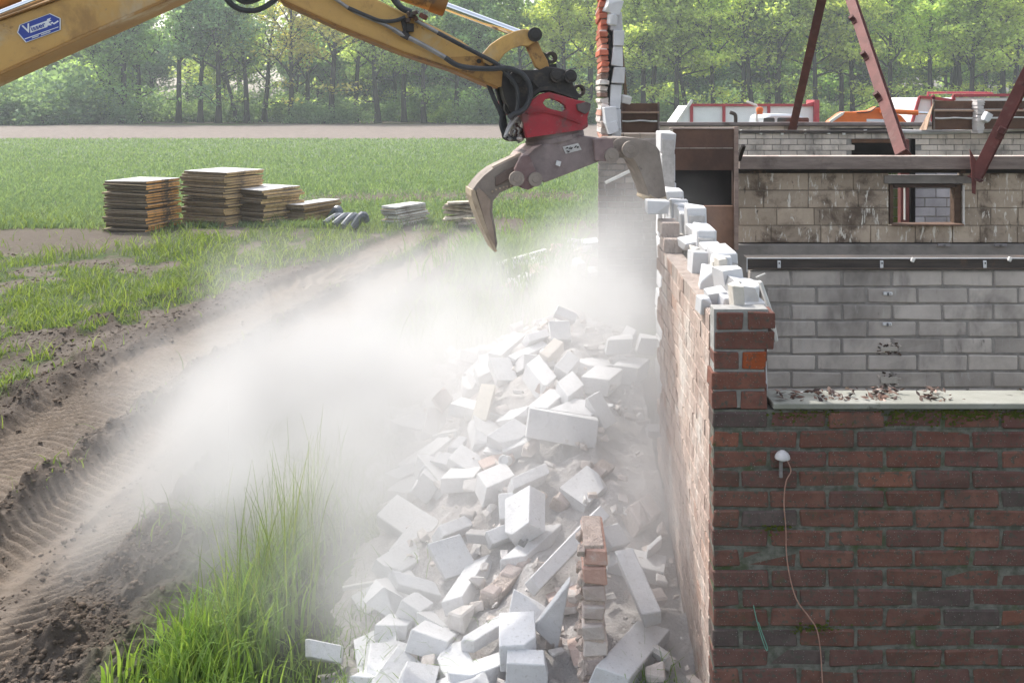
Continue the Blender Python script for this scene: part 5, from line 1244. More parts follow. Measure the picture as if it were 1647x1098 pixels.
HERO = [  # face corners O, A, B; thickness; tint; label
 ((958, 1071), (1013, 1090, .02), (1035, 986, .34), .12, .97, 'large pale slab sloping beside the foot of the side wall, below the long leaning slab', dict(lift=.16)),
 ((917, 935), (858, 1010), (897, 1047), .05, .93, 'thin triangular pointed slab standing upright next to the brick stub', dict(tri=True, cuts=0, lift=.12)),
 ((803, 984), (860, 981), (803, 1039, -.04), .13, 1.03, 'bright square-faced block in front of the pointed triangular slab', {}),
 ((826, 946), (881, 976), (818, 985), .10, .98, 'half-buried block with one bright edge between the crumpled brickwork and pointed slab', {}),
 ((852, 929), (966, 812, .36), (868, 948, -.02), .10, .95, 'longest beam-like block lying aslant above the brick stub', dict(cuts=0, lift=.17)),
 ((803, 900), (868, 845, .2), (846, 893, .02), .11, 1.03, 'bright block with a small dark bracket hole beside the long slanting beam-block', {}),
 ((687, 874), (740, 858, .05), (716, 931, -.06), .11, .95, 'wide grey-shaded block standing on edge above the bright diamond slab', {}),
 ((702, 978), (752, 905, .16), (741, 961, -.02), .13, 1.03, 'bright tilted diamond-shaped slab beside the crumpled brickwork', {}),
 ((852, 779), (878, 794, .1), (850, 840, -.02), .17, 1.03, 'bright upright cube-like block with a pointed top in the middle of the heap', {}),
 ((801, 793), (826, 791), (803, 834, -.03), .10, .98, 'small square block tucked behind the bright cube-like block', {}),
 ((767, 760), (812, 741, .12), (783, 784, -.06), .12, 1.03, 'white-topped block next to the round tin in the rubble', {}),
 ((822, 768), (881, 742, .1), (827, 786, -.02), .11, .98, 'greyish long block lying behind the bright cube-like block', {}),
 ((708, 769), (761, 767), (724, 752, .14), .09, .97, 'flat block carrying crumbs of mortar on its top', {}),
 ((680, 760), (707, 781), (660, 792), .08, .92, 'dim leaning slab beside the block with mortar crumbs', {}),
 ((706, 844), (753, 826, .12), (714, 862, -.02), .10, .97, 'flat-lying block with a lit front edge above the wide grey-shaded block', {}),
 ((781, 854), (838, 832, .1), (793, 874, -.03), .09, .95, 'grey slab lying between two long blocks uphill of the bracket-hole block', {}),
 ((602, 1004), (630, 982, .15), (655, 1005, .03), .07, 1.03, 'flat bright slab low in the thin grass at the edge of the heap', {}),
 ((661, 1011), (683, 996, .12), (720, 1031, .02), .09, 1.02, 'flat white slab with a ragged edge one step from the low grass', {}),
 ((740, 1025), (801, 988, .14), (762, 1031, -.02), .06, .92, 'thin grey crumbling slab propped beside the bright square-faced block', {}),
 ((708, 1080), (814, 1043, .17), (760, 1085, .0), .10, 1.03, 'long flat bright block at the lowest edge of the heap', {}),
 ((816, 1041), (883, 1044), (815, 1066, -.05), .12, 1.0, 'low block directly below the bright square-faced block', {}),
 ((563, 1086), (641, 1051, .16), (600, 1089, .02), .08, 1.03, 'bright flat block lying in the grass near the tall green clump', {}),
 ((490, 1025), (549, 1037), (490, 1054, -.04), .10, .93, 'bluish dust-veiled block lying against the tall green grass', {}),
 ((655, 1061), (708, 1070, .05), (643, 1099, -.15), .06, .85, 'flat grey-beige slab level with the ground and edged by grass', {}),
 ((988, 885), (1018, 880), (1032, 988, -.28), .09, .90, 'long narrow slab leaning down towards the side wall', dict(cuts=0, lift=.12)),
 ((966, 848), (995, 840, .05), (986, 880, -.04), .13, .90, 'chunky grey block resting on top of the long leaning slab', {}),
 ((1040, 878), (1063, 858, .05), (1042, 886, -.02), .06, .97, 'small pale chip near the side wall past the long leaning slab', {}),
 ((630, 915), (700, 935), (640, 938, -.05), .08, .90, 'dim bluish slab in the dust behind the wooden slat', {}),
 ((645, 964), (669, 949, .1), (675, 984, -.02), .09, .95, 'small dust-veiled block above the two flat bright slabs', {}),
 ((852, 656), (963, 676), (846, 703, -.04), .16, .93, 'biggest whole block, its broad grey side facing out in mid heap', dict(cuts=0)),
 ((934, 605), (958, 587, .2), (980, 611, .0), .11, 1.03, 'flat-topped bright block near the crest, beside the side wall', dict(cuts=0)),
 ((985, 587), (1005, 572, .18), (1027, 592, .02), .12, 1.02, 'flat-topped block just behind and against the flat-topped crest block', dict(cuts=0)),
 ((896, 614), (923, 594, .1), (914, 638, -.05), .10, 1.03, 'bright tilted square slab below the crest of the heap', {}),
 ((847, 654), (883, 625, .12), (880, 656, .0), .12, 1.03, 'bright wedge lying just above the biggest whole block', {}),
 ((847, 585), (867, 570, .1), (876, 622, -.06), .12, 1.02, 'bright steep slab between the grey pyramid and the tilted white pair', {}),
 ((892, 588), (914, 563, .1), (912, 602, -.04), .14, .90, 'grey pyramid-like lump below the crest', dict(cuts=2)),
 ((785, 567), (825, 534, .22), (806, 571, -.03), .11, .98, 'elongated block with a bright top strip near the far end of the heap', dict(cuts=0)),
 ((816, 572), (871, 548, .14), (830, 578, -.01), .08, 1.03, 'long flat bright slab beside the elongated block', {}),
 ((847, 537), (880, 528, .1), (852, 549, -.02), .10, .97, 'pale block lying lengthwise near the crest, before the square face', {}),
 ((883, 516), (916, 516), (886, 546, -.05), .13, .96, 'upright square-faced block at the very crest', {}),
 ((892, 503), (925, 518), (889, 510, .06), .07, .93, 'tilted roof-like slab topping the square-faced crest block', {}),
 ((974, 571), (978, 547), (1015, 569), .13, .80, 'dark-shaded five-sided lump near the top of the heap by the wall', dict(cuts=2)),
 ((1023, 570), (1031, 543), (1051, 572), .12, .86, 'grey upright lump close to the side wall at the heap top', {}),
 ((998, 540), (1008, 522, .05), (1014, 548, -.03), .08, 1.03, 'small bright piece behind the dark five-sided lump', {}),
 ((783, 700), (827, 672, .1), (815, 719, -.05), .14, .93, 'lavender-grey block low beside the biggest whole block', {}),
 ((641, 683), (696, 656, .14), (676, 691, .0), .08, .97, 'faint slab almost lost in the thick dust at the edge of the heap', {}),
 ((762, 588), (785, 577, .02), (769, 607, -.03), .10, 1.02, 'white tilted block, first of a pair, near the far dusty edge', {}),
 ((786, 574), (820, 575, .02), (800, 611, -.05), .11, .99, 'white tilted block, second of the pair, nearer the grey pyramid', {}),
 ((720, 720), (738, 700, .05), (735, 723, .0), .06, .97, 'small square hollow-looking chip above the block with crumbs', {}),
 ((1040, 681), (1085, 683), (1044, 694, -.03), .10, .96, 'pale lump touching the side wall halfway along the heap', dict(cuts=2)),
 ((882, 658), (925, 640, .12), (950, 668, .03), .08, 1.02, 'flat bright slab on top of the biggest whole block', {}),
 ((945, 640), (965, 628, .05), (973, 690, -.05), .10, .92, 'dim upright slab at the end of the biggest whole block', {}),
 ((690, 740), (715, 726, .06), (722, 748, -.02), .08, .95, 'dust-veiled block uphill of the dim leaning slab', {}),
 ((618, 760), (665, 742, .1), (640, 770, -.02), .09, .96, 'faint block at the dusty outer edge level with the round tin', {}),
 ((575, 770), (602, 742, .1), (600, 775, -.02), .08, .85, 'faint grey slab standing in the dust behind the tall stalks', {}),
]
m_wpale = mat('chalky_loose_block', (.68, .68, .69), (.60, .60, .61), scale=5, rough=.93, bump=.7, bscale=38, spec=.1, bdist=.008, stains=[((.52, .48, .45), 4, .54, .76), ((.42, .37, .34), 17, .66, .80), ((.46, .45, .44), 60, .56, .70)])
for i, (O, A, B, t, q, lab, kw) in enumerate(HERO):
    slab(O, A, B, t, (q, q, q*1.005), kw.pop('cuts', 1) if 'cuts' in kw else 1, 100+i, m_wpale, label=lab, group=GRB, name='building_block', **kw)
# bracket in the hole of one block
b = MB(); Yq = on_heap(839, 873, .05)-.03; b.box(P(840, 873, Yq), (.035, .01, .03), Matrix.Rotation(.5, 3, 'Y'), (.2, .2, .2)); b.box(P(846, 871, Yq-.01), (.012, .01, .035), Matrix.Rotation(.5, 3, 'Y'), (.25, .25, .25))
setp(b.build('anchor_bracket', m_galv), 'small dark bracket stuck in the bright block beside the long slanting beam-block', 'bracket')
# other pieces
slab((748, 858), (797, 862), (750, 873), .06, (.62, .60, .58), 2, 301, m_wpale, label='rounded dark-grey concrete lump lying across the flat-lying block', name='concrete_lump', cat='lump')
slab((758, 674), (774, 616, .12), (782, 676, .0), .14, (1.0, .93, .78), 0, 302, m_wpale, label='yellowish column-like block standing steeply in mid heap', name='building_block', group=GRB)
slab((865, 570), (891, 543, .06), (881, 577, -.02), .10, (.98, .90, .80), 2, 303, m_wpale, label='beige chunk just below the square-faced crest block', name='building_block', group=GRB)
m_bchunk = mat('dusty_brick_chunk', (.56, .515, .495), (.47, .42, .40), scale=10, rough=.95, bump=.8, bscale=60, spec=.1, stains=[((.66, .62, .59), 4, .5, .7)])
slab((696, 640), (714, 620, .05), (711, 661, -.03), .12, (.9, .8, .78), 2, 304, m_bchunk, label='dust-pale brick chunk at the outer dusty side of the heap', name='brick_chunk', cat='brick')
# masonry pieces with courses
def masonry(O, A, B, t, label, seed, lift=.05):
    Y = on_heap((O[0]+A[0]+B[0])/3, (O[1]+A[1]+B[1])/3, lift+t*.4)
    o = P(*O[:2], Y); a = P(A[0], A[1], Y+A[2])-o; b_ = P(B[0], B[1], Y+B[2])-o; n = a.cross(b_).normalized()
    if n.dot(Vector((0, 0, H))-o) > 0: n = -n
    r = thing('masonry_piece', label, 'masonry', (o+(a+b_)*.5+n*t))
    M_ = Matrix((a.normalized(), b_.normalized(), n)).transposed(); mb = MB(); mo = MB(); rd = random.Random(seed)
    na = max(2, int(a.length/.07)); nb = max(1, int(b_.length/.14))
    for i in range(na):
        for j in range(nb):
            if rd.random() < .12: continue
            q = rd.uniform(.85, 1.15)
            c_ = o+a*((i+.5)/na)+b_*((j+.5)/nb)+n*(t/2+rd.uniform(-.012, .012)); mb.box(c_, (a.length/na-.012, b_.length/nb-.012, t), M_, (q, q*.93, q*.9), ch=.008, jit=.008)
    mb.build('brickwork', m_bchunk, r); mo.box(o+a*.5+b_*.5+n*(t*.55), (a.length*.96, b_.length*.96, t*.8), M_, (1.2, 1.2, 1.2)); mo.build('mortar', m_pmort, r)
masonry((889, 797), (972, 732, .34), (912, 812, -.02), .10, 'slanting piece of dusty brickwork still in courses, close to the side wall', 1)
masonry((768, 955), (832, 886, .24), (796, 962, -.02), .12, 'crumpled ribbed piece of brickwork beside the bright diamond slab', 2)
masonry((1010, 812), (1045, 790, .15), (1030, 850, -.1), .10, 'dim reddish brickwork piece hard against the foot of the side wall', 3)
# brick stub
st = thing('brick_stub', 'narrow upright stub of broken brick wall standing in the rubble', 'wall stub', (P(955, 1000, 4.05).x, 4.05, 0))
b = MB(); mo = MB(); YS = 4.0
for i in range(25):
    z = .075*i-.02
    if H-(860-CY)/F*YS < z+.06: break
    py = CY+(H-z)/YS*F
    t = (1.05, .74, .64) if 905 < py < 950 else random.choice([(1.05, 1.02, 1.0), (.95, .86, .82), (1.15, 1.13, 1.1), (.95, .88, .85)])
    b.box((P(955, 0, YS).x+random.uniform(-.006, .006)+(.008 if 905 < py < 940 else 0), YS+.15+random.uniform(-.02, .01), z+.032), (.092+random.uniform(-.012, .006), .30, .062), Matrix.Rotation(random.uniform(-.03, .03), 3, 'Y'), t, ch=.006, jit=.007)
    for j in range(3): chunk(mo, (P(938, 0, YS).x+random.uniform(-.012, .006), YS+random.uniform(0, .2), z+random.uniform(0, .06)), (.03, .04, .03), (random.random(), random.random(), 0), 1, (1.2, 1.2, 1.2), .004, i*5+j)
    mo.box((P(955, 0, YS).x, YS+.155, z+.037), (.08, .285, .0745), None, (1.25, 1.22, 1.2), jit=.001)
b.build('brickwork', m_bchunk, st); mo.build('mortar', m_pmort, st)
# tin
p = P(810, 740, on_heap(810, 740, .06)-.02); b = MB(); d_ = Vector((-.25, -.9, .35)).normalized()
b.lathe(p, p+d_, [(-.08, .028), (0, .028), (.003, .030), (.006, .028), (.004, .024), (-.01, .022)], 20)
setp(b.build('tin_can', m_galv, smooth=True), 'small round tin poking out of the rubble below the lavender-grey block', 'tin')
# slat, laths
b = MB(); b.bar(P(551, 946, 5.0), P(613, 935, 5.05), .02, .022); setp(b.build('wooden_slat', m_lpaint), 'pale wooden slat lying in the thin grass at the edge of the dust', 'slat')
b = MB(); b.tube([P(x, y, 5.75) for x, y in ((660, 792), (672, 778), (676, 758), (684, 748), (679, 756), (670, 770))], .006, 6); setp(b.build('bent_wire', m_galv, smooth=True), 'loop of bent pale wire lying by the dim leaning slab', 'wire')
# scattered smaller blocks that nothing tells apart, and loose bricks
rd = random.Random(44); n_ = 0
while n_ < 78:
    Yr = rd.uniform(4.0, 9.6); Xr = rd.uniform(-1.2, .52) if n_ % 2 else rd.uniform(-1.25, -.35)
    h_ = hz(Xr, Yr)
    if h_ < .08 and rd.random() < .8: continue
    b = MB(); s_ = rd.uniform(.6, 1.); q = rd.uniform(.86, 1.04)
    chunk(b, (Xr, Yr, h_+rd.uniform(-.06, .02)), (.50*s_*rd.uniform(.45, 1), .20*s_, .10*s_), (rd.uniform(-.45, .45), rd.uniform(-.45, .45), rd.uniform(0, 6)), 1+(n_ % 2), (q, q, q), .004, 900+n_, .006 if n_ % 3 == 0 else 0)
    b.build('building_block', m_wpale, label='broken white block half buried among the others in the heap', cat='block', group=GRB); n_ += 1
for i in range(8):
    Yr = rd.uniform(3.9, 10); Xr = .58-abs(rd.gauss(0, .45)); h_ = hz(Xr, Yr); b = MB(); q = rd.uniform(.8, 1.1)
    chunk(b, (Xr, Yr, h_+rd.uniform(-.01, .04)), (.2*rd.uniform(.5, 1), .1, .062), (rd.uniform(-.5, .5), rd.uniform(-.5, .5), rd.uniform(0, 6)), 1, (q, q*.86, q*.8), .005, 1200+i)
    b.build('loose_brick', m_bchunk, label='dust-coated loose brick lying in the rubble heap', cat='brick', group='loose bricks in the rubble heap')
# second, smaller spill of rubble in the field beyond
rd = random.Random(9)
for i in range(34):
    px = rd.uniform(800, 958); py = 458-(px-800)*.22+rd.uniform(-22, 18); p = G(px, min(max(py, 403), 470)); b = MB(); red = rd.random() < .6; q = rd.uniform(.8, 1.1)
    chunk(b, (p.x, p.y, rd.uniform(.02, .22)*(1 if px > 850 else .4)), (rd.uniform(.12, .42), rd.uniform(.1, .25), rd.uniform(.06, .14)), (rd.uniform(-.4, .4), rd.uniform(-.4, .4), rd.uniform(0, 6)), 1, (q, q*.82, q*.74) if red else (q, q, q), .008, 2000+i)
    b.build('rubble_chunk', m_bchunk if red else m_wpale, label='chunk of brick or block in the smaller spill beyond the heap, below the grab', cat='chunk', group='chunks of the smaller spill below the grab')
b = MB(); b.bar(P(800, 430, 14.8)+Vector((0, 0, .05)), P(878, 408, 15.2)+Vector((0, 0, .05)), .08, .05); setp(b.build('plank', m_lpaint), 'long pale plank lying over the smaller rubble spill', 'plank')

# ================================================================ stacks of roof boards
m_board = mat('weathered_board', (.33, .265, .185), (.245, .19, .13), scale=4, rough=.9, bump=.5, bscale=20, stretch=(3, 3, 4), spec=.15, stains=[((.13, .105, .085), 3, .52, .70)])
m_btop = None
def stack(corner, la, lb, yaw, hgt, n, dark, light, label, top_label, grp, z0=0., seed=0, topc=(1.95, 2.4, 3.4), jit=.045):
    """corner: photo px of the front lower corner on the ground; la runs away to the one side, lb to the other"""
    rd = random.Random(seed); c0 = G(*corner); t = hgt/n
    u_ = Vector((-math.cos(yaw), math.sin(yaw), 0)); v_ = Vector((math.sin(yaw), math.cos(yaw), 0)); M_ = Matrix((v_, -u_, Vector((0, 0, 1)))).transposed()
    for i in range(n):
        q = rd.uniform(.55, 1.25); q2 = rd.uniform(.75, 1.2); ja = rd.uniform(-jit, jit); jb = rd.uniform(-jit, jit); last = i == n-1
        cen = c0 + u_*(la/2+ja) + v_*(lb/2+jb) + Vector((0, 0, z0+t*(i+.5)))
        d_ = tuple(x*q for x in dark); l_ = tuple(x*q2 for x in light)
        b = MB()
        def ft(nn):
            if nn[2] > .6: return topc if last else (1, 1, 1)  # whitish plate with sun glare put into the top tint
            return l_ if abs(nn[1]) < abs(nn[0])*.99+.0 and False else (l_ if nn[1] > .5 or nn[1] < -.5 else d_)  # light put into the side tints: one side shaded dark, the other lit
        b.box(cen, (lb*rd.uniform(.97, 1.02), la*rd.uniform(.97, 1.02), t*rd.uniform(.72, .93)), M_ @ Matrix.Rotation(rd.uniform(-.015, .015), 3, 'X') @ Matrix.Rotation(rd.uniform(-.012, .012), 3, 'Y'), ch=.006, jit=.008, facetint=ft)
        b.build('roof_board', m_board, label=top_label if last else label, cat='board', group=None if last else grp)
S = 1601./19.6
stack((237, 374), 1.02, 1.02, R(16.5), .99, 18, (.42, .40, .38), (2.7, 1.75, .9), 'weathered board in the stack with orange-brown edges', 'topmost board of the stack with orange-brown edges', 'boards of the orange-edged stack', seed=1)
stack((362, 367), 1.16, 1.16, R(23.7), 1.13, 20, (.80, .72, .62), (2.0, 1.75, 1.35), 'weathered board in the tallest stack', 'topmost whitish board of the tallest stack', 'boards of the tallest stack', seed=2)
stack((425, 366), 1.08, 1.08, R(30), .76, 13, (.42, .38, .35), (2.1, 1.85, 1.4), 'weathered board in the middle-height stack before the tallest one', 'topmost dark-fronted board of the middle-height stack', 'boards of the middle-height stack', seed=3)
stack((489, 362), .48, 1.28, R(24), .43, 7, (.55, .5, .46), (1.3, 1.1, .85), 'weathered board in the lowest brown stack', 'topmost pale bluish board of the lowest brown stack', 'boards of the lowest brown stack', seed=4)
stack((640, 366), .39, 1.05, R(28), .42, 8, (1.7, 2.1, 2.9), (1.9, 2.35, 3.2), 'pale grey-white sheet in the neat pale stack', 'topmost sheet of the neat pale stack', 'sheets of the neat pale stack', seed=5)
rd = random.Random(12)
for i in range(7):      # jumbled white planks
    p = G(742, 364); b = MB(); z = .05+i*.075
    b.box((p.x+rd.uniform(-.06, .06), p.y+rd.uniform(-.1, .1), z), (rd.uniform(.55, .75), .28, .055), Matrix.Rotation(R(rd.uniform(-14, 10)), 3, 'Z') @ Matrix.Rotation(rd.uniform(-.09, .09), 3, 'Y'), tuple(np.array((1.9, 2.1, 2.5))*rd.uniform(.65, 1.15)), jit=.012)
    b.build('plank', m_board, label='whitish plank in the jumbled pile behind the claw tooth', cat='plank', group='jumbled whitish planks behind the claw')
m_sheet = mat('dark_plastic_sheet', (.125, .14, .165), (.07, .08, .095), scale=8, rough=.4, bump=.4, spec=.5, stains=[((.34, .37, .42), 6, .58, .74)])
for i, (x0, y0, x1, y1) in enumerate(((522, 362, 552, 347), (536, 364, 568, 348), (552, 366, 576, 351), (530, 352, 548, 344), (568, 367, 590, 356))):
    a = G(x0, y0+4); c_ = G(x1, y1+14); b = MB(); b.tube([(a.x, a.y, .07), ((a.x+c_.x)/2+.05, (a.y+c_.y)/2, .17+.03*i), (c_.x, c_.y, .16)], [.07, .10, .06], 9)
    b.build('sheet_roll', m_sheet, smooth=False, label='crumpled roll of dark bluish sheeting beside the lowest board stack', cat='roll', group='rolls of dark sheeting by the board stacks')

# ================================================================ vehicles beyond the house
m_tw = mat('white_trailer_panel', (.78, .79, .80), (.72, .73, .74), scale=2, rough=.45, bump=.03, spec=.4, stains=[((.55, .52, .48), 3, .62, .8)])
m_tr = mat('red_trailer_frame', (.42, .06, .07), (.33, .05, .06), scale=8, rough=.5, bump=.08, spec=.4, stains=[((.3, .16, .14), 6, .58, .75)])
m_tyre = mat('tyre_rubber', (.02, .02, .021), rough=.85, bump=.2); m_glass = mat('dark_glass', (.03, .035, .04), rough=.12, bump=0, spec=.6)
m_or = mat('orange_machine_paint', (.72, .16, .022), (.62, .13, .02), scale=6, rough=.45, bump=.08, spec=.4, stains=[((.3, .1, .04), 8, .62, .75)])
m_sil = mat('silver_paint', (.58, .60, .64), (.54, .56, .6), scale=3, rough=.3, bump=0, metal=.3, spec=.5)
def wheel(par, x, y, r, w_):
    b = MB(); p = Vector((x, y, r)); b.lathe(p, p+Vector((0, w_, 0)), [(0, r*.6), (0, r*.92), (.03, r), (w_-.03, r), (w_, r*.92), (w_, r*.6)], 24); wv = b.build('wheel', m_tyre, par, smooth=True)
    b = MB(); b.lathe(p+Vector((0, -.005, 0)), p+Vector((0, w_, 0)), [(0, .04), (.02, r*.3), (.05, r*.55), (0.02, r*.6), (w_*.9, r*.6)], 20); b.build('rim', m_sil, wv)
YV = 28.
tr = thing('trailer', 'white-sided tipping trailer with red rails, sloping at one end', 'trailer', P(1200, 230, YV))
zt, zb = Z_(168, YV), .95
xs_ = [X_(x, YV) for x in (1086, 1112, 1164, 1236, 1310)]
b = MB(); b.add([(xs_[0], YV, zb+.9), (xs_[1]-.06, YV, zt-.05), (xs_[4], YV, zt-.05), (xs_[4], YV, zb), (xs_[0]+.2, YV, zb)] + [(xs_[0], YV+2.3, zb+.9), (xs_[1]-.06, YV+2.3, zt-.05), (xs_[4], YV+2.3, zt-.05), (xs_[4], YV+2.3, zb), (xs_[0]+.2, YV+2.3, zb)],
      [[0, 1, 2, 3, 4], [9, 8, 7, 6, 5], [0, 5, 6, 1], [1, 6, 7, 2], [2, 7, 8, 3], [3, 8, 9, 4], [4, 9, 5, 0]]); b.build('side_panel', m_tw, tr)
b = MB(); b.bar((xs_[1]-.08, YV-.03, zt-.02), (xs_[4]+.05, YV-.03, zt-.02), .08, .07); b.build('top_rail', m_tr, tr)
for x in xs_[1:4]: b = MB(); b.box((x, YV-.03, (zt+zb)/2), (.08, .07, zt-zb-.06)); b.build('post', m_tr, tr)
b = MB(); b.box((xs_[4]+.03, YV+.3, (zt+zb)/2+.05), (.14, .9, zt-zb+.15)); b.prism([(1296, 168), (1300, 166), (1309, 164), (1312, 168), (1312, 172), (1298, 170)], YV-.1, YV); b.build('tail_post', m_tr, tr)
b = MB(); b.bar((xs_[0]-.02, YV-.04, zb+.9), (xs_[1]+.02, YV-.04, zt+.12), .07, .08); b.build('front_rail', m_lpaint, tr)
b = MB(); b.bar((xs_[0]+.3, YV+1.1, .75), (xs_[4], YV+1.1, .75), .5, .2, tint=(.6, .6, .6)); b.build('chassis', m_tr, tr)
for x in (xs_[3]-.2, xs_[3]+.75): wheel(tr, x, YV-.05, .45, .35); wheel(tr, x, YV+2.0, .45, .35)
YC = 24.
van = thing('van', 'silver-roofed van parked low before the white trailer, orange beacon on top', 'van', (X_(1255, YC), YC+.9, 0))
b = MB(); ztop = Z_(184, YC); a0, a1 = X_(1222, YC), X_(1308, YC)
rp = [(a0, ztop-.55), (a0+.12, ztop-.06), (a0+.28, ztop), (a1-.5, ztop), (a1-.25, ztop-.05), (a1+.15, ztop-.62), (a1+.55, ztop-.75), (a1+.6, .45), (a0-.05, .45)]
n = len(rp); b.add([(x, YC, z) for x, z in rp]+[(x, YC+1.75, z) for x, z in rp], [list(range(n)), list(range(n, 2*n))[::-1]]+[[i, (i+1) % n, n+(i+1) % n, n+i] for i in range(n)]); b.build('body', m_sil, van, bevel=.04)
for f0, f1 in ((.06, .28), (.32, .60), (.64, .92)):
    b = MB(); w0 = a0+(a1-a0)*f0; w1 = a0+(a1-a0)*f1; b.prism([(CX+w0/YC*F+1, 191), (CX+w0/YC*F+3, 189.5), (CX+w1/YC*F-2, 189.5), (CX+w1/YC*F, 191), (CX+w1/YC*F, 205), (CX+w0/YC*F, 205)], YC-.012, YC+.01); b.build('window', m_glass, van)
wheel(van, a0+.35, YC-.03, .32, .2); wheel(van, a1+.1, YC-.03, .32, .2)
b = MB(); p = P(1222, 184, YC+.3); b.lathe(p, p+Vector((0, 0, .2)), [(0, .07), (.02, .075), (.06, .07), (.06, .085), (.13, .09), (.17, .07), (.18, .02)], 16); b.build('beacon', m_or, van, smooth=True)
b = MB(); b.tube([P(1217, 196, YC+.6), P(1217, 172, YC+.6), P(1214, 169, YC+.6), P(1201, 163.5, YC+.6)], .03, 8, smooth=2); b.build('mast_lamp', m_lpaint, van)
YO = 22.
ld = thing('loader', 'orange machine with its boom and hydraulic cylinder just above the far wall', 'machine', (X_(1410, YO), YO+.5, 0))
b = MB(); b.prism([(1334, 196), (1352, 183), (1358, 180), (1378, 180), (1400, 178), (1412, 172), (1422, 173), (1428, 178), (1450, 186), (1462, 200), (1466, 215), (1330, 215)], YO, YO+.35); b.build('boom', m_or, ld, bevel=.02)
b = MB(); b.prism([(1334, 195), (1353, 182), (1359, 180), (1356, 185), (1338, 197)], YO-.02, YO+.02, (1, 1, 1)); b.build('boom_edge', m_lpaint, ld)
b = MB(); b.cyl(P(1416, 178.5, YO-.08), P(1476, 181.5, YO-.08), .055, 16); b.build('cylinder_barrel', m_or, ld, smooth=True)
b = MB(); b.cyl(P(1474, 181.4, YO-.08), P(1500, 182.6, YO-.08), .028, 12); b.build('cylinder_rod', m_chrome, ld, smooth=True)
b = MB(); b.prism([(1394, 191.5), (1423, 192), (1423, 196.5), (1394, 196)], YO-.012, YO-.002, (.9, .92, 1)); b.build('sign_plate', m_tw, ld)
b = MB(); b.tube([P(1378, 181, YO-.03), P(1398, 180, YO-.05), P(1412, 172, YO-.03), P(1426, 176, YO-.05)], .014, 6); b.build('hose', m_hose, ld)
b = MB(); b.box((X_(1440, YO), YO+.9, 1.25), (2.2, 1.4, 1.1), jit=.05, ch=.15); b.build('body', m_or, ld)
for dx in (-.7, .7): wheel(ld, X_(1440, YO)+dx, YO-.1, .5, .35); wheel(ld, X_(1440, YO)+dx, YO+1.4, .5, .35)
YV2 = 25.
t2 = thing('trailer', 'white trailer with red tubular rails behind the brown hoardings', 'trailer', (X_(1560, YV2), YV2+1, 0))
zt = Z_(158, YV2); x0, x1 = X_(1478, YV2), X_(1660, YV2)
b = MB(); b.prism([(1470, 195), (1480, 157), (1508, 160), (1534, 163), (1534, 157), (1700, 158), (1700, 225), (1464, 225)], YV2, YV2+2.2); b.build('side_panel', m_tw, t2)
b = MB()
for pts in (((1466, 200), (1479, 156)), ((1479, 156), (1504, 158)), ((1504, 158), (1534, 162)), ((1534, 162), (1533, 154)), ((1533, 154), (1640, 153)), ((1500, 196), (1501, 153)), ((1640, 153), (1645, 200))):
    b.bar(P(*pts[0], YV2-.04), P(*pts[1], YV2-.04), .07, .07)
b.build('rail', m_tr, t2)
b = MB(); b.tube([P(1492, 158, YV2+.8), P(1493, 151, YV2+.8), P(1500, 149.5, YV2+.8), P(1585, 149.5, YV2+.8), P(1597, 152, YV2+.8)], .03, 8, smooth=3); b.build('top_rail', m_tr, t2)
for x in (x0+.5, x0+1.5): wheel(t2, x, YV2-.06, .45, .35)
b = MB(); b.bar((x0, YV2+1.1, .8), (x1, YV2+1.1, .8), .5, .2); b.build('chassis', m_tr, t2)
# ================================================================ thin haze over the field
def volmat(name, color, density, aniso, attr=None):
    N = NT(name); v = N.n('ShaderNodeVolumePrincipled'); v.inputs['Color'].default_value = (*color, 1); v.inputs['Anisotropy'].default_value = aniso
    v.inputs['Density'].default_value = density; v.inputs['Density Attribute'].default_value = attr or ''
    N.l(v.outputs[0], N.out.inputs['Volume']); return N.m
HAZE = True
if HAZE:
    me = bpy.data.meshes.new('haze'); bm = bmesh.new(); bmesh.ops.create_cube(bm, size=1)
    for v in bm.verts: v.co = Vector((v.co.x*420, 90+v.co.y*220, 13.5+v.co.z*30))
    bm.to_mesh(me); bm.free(); me.materials.append(volmat('haze_air', (.80, .86, .92),   .0010, .3))
    o = link('haze', me, 'thin pale haze over the field', kind='stuff')
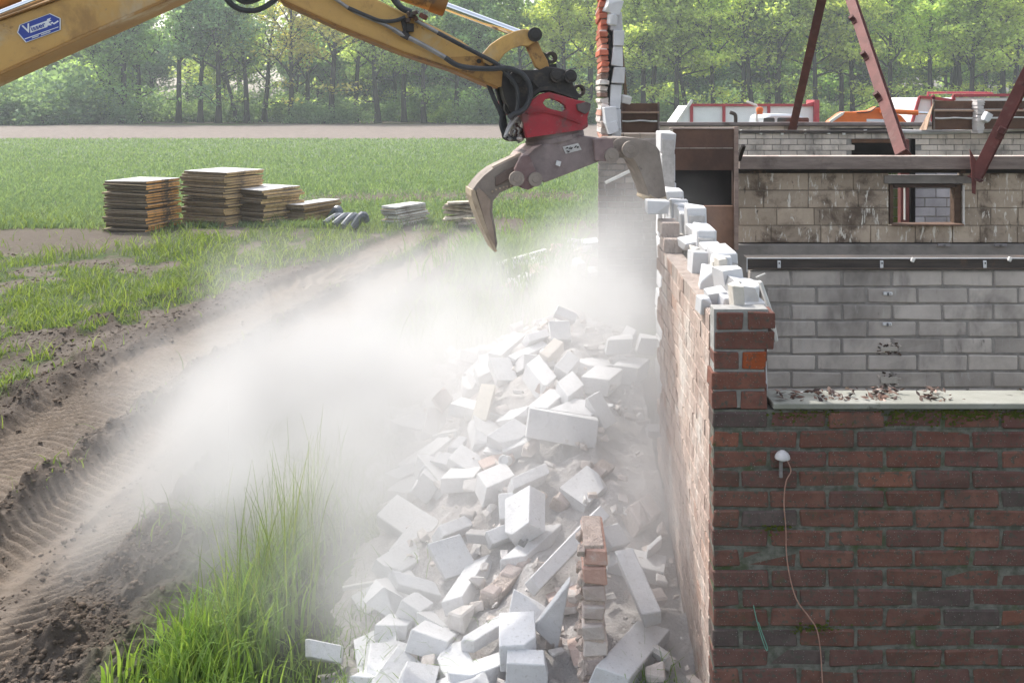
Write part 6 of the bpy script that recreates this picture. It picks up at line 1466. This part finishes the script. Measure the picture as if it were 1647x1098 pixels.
# ================================================================ dust cloud
DUST = [  # photo px, distance, radius xyz, weight
 ((480, 610), 7.6, (.85, .9, .70), .85),
 ((600, 580), 8.2, (.95, .9, .65), .52),
 ((420, 690), 6.9, (.65, .8, .50), 1.25),
 ((545, 700), 6.6, (.75, .8, .50), 1.2),
 ((650, 650), 7.2, (.70, .7, .45), .95),
 ((610, 760), 6.0, (.5, .6, .36), .55),
 ((330, 790), 6.0, (.60, .65, .40), .95),
 ((420, 820), 5.7, (.55, .5, .38), .75),
 ((500, 770), 5.5, (.60, .5, .42), .90),
 ((480, 880), 4.75, (.35, .3, .28), .26),
 ((230, 870), 5.5, (.45, .5, .26), .45),
 ((690, 490), 10.0, (.9, 1.1, .55), .60),
 ((800, 490), 9.4, (.8, .9, .45), .62),
 ((640, 400), 14.5, (1.0, 1.4, .6), .16),
 ((930, 490), 8.4, (.50, 1.1, .55), .80),
 ((1000, 480), 7.6, (.45, .9, .60), .70),
 ((1010, 370), 8.0, (.45, .9, .5), .14),
 ((860, 640), 6.2, (.9, 1.2, .55), .68),
 ((700, 800), 5.7, (.55, .6, .40), .34),
 ((1050, 480), 5.35, (.10, .3, .45), .5),
 ((900, 860), 4.7, (.9, .7, .45), .62),
 ((700, 1010), 4.35, (.5, .35, .30), .45),
 ((1045, 640), 5.6, (.28, .5, .50), .75),
 ((1050, 770), 5.1, (.28, .5, .40), .60),
 ((1080, 950), 4.5, (.26, .45, .42), .60),
 ((560, 980), 4.8, (.55, .4, .32), .50),
 ((640, 960), 4.7, (.45, .4, .32), .38),
 ((1080, 560), 5.0, (.25, .8, .5), .08),
 ((1090, 345), 6.6, (.35, .5, .35), .20),
]
dom = ((-4.2, 3.6, -.15), (1.15, 17.0, 2.9))
ng = bpy.data.node_groups.new('dust_field', 'GeometryNodeTree'); ng.is_modifier = True
ng.interface.new_socket('Geometry', in_out='INPUT', socket_type='NodeSocketGeometry'); ng.interface.new_socket('Geometry', in_out='OUTPUT', socket_type='NodeSocketGeometry')
def gn(t, **k):
    x = ng.nodes.new(t)
    for a, b_ in k.items(): setattr(x, a, b_)
    return x
def gl(a, b_): ng.links.new(a, b_)
def gm(op, a, b_=None, clamp=False):
    x = gn('ShaderNodeMath', operation=op, use_clamp=clamp)
    for i, q in enumerate((a, b_)):
        if q is None: continue
        if isinstance(q, (int, float)): x.inputs[i].default_value = q
        else: gl(q, x.inputs[i])
    return x.outputs[0]
gpos = gn('GeometryNodeInputPosition').outputs[0]
# warp the position a little so the billows have ragged edges
wn = gn('ShaderNodeTexNoise'); wn.inputs['Scale'].default_value = 1.1; wn.inputs['Detail'].default_value = 3; gl(gpos, wn.inputs['Vector'])
sub = gn('ShaderNodeVectorMath', operation='SUBTRACT'); gl(wn.outputs['Color'], sub.inputs[0]); sub.inputs[1].default_value = (.5, .5, .5)
scl = gn('ShaderNodeVectorMath', operation='SCALE'); gl(sub.outputs[0], scl.inputs[0]); scl.inputs['Scale'].default_value = .9
wp = gn('ShaderNodeVectorMath', operation='ADD'); gl(gpos, wp.inputs[0]); gl(scl.outputs[0], wp.inputs[1])
acc = None
for (px, py), Y, r, wgt in DUST:
    c_ = P(px, py, Y)
    s_ = gn('ShaderNodeVectorMath', operation='SUBTRACT'); gl(wp.outputs[0], s_.inputs[0]); s_.inputs[1].default_value = tuple(c_)
    d_ = gn('ShaderNodeVectorMath', operation='DIVIDE'); gl(s_.outputs[0], d_.inputs[0]); d_.inputs[1].default_value = r
    l_ = gn('ShaderNodeVectorMath', operation='DOT_PRODUCT'); gl(d_.outputs[0], l_.inputs[0]); gl(d_.outputs[0], l_.inputs[1])
    e_ = gm('MULTIPLY', gm('EXPONENT', gm('MULTIPLY', l_.outputs['Value'], -1.)), wgt)
    acc = e_ if acc is None else gm('ADD', acc, e_)
nz = gn('ShaderNodeTexNoise'); nz.inputs['Scale'].default_value = 1.6; nz.inputs['Detail'].default_value = 6; nz.inputs['Roughness'].default_value = .55; nz.inputs['Distortion'].default_value = .35; gl(gpos, nz.inputs['Vector'])
mr = gn('ShaderNodeMapRange'); gl(nz.outputs[0], mr.inputs[0]); mr.inputs[1].default_value = .37; mr.inputs[2].default_value = .65; mr.inputs[3].default_value = .22; mr.inputs[4].default_value = 1.55
den = gm('MULTIPLY', acc, mr.outputs[0]); den = gm('SUBTRACT', den, .055); den = gm('MAXIMUM', den, 0.)
vc = gn('GeometryNodeVolumeCube'); gl(den, vc.inputs['Density'])
vc.inputs['Min'].default_value = dom[0]; vc.inputs['Max'].default_value = dom[1]
for k_, v_ in (('Resolution X', 90), ('Resolution Y', 170), ('Resolution Z', 64)): vc.inputs[k_].default_value = v_
m_dust = volmat('dust_air', (.755, .752, .75), 1.2, .05, 'density')
sm = gn('GeometryNodeSetMaterial'); sm.inputs['Material'].default_value = m_dust
gl(vc.outputs[0], sm.inputs[0]); go_ = gn('NodeGroupOutput'); gl(sm.outputs[0], go_.inputs[0])
me = bpy.data.meshes.new('dust_cloud'); bm = bmesh.new(); bmesh.ops.create_cube(bm, size=1)
for v in bm.verts: v.co = Vector([dom[0][i] if v.co[i] < 0 else dom[1][i] for i in range(3)])
bm.to_mesh(me); bm.free(); me.materials.append(m_dust)
o = link('dust_cloud', me, 'billowing pale demolition dust drifting over the ruts and rubble', kind='stuff')
md = o.modifiers.new('dust', 'NODES'); md.node_group = ng
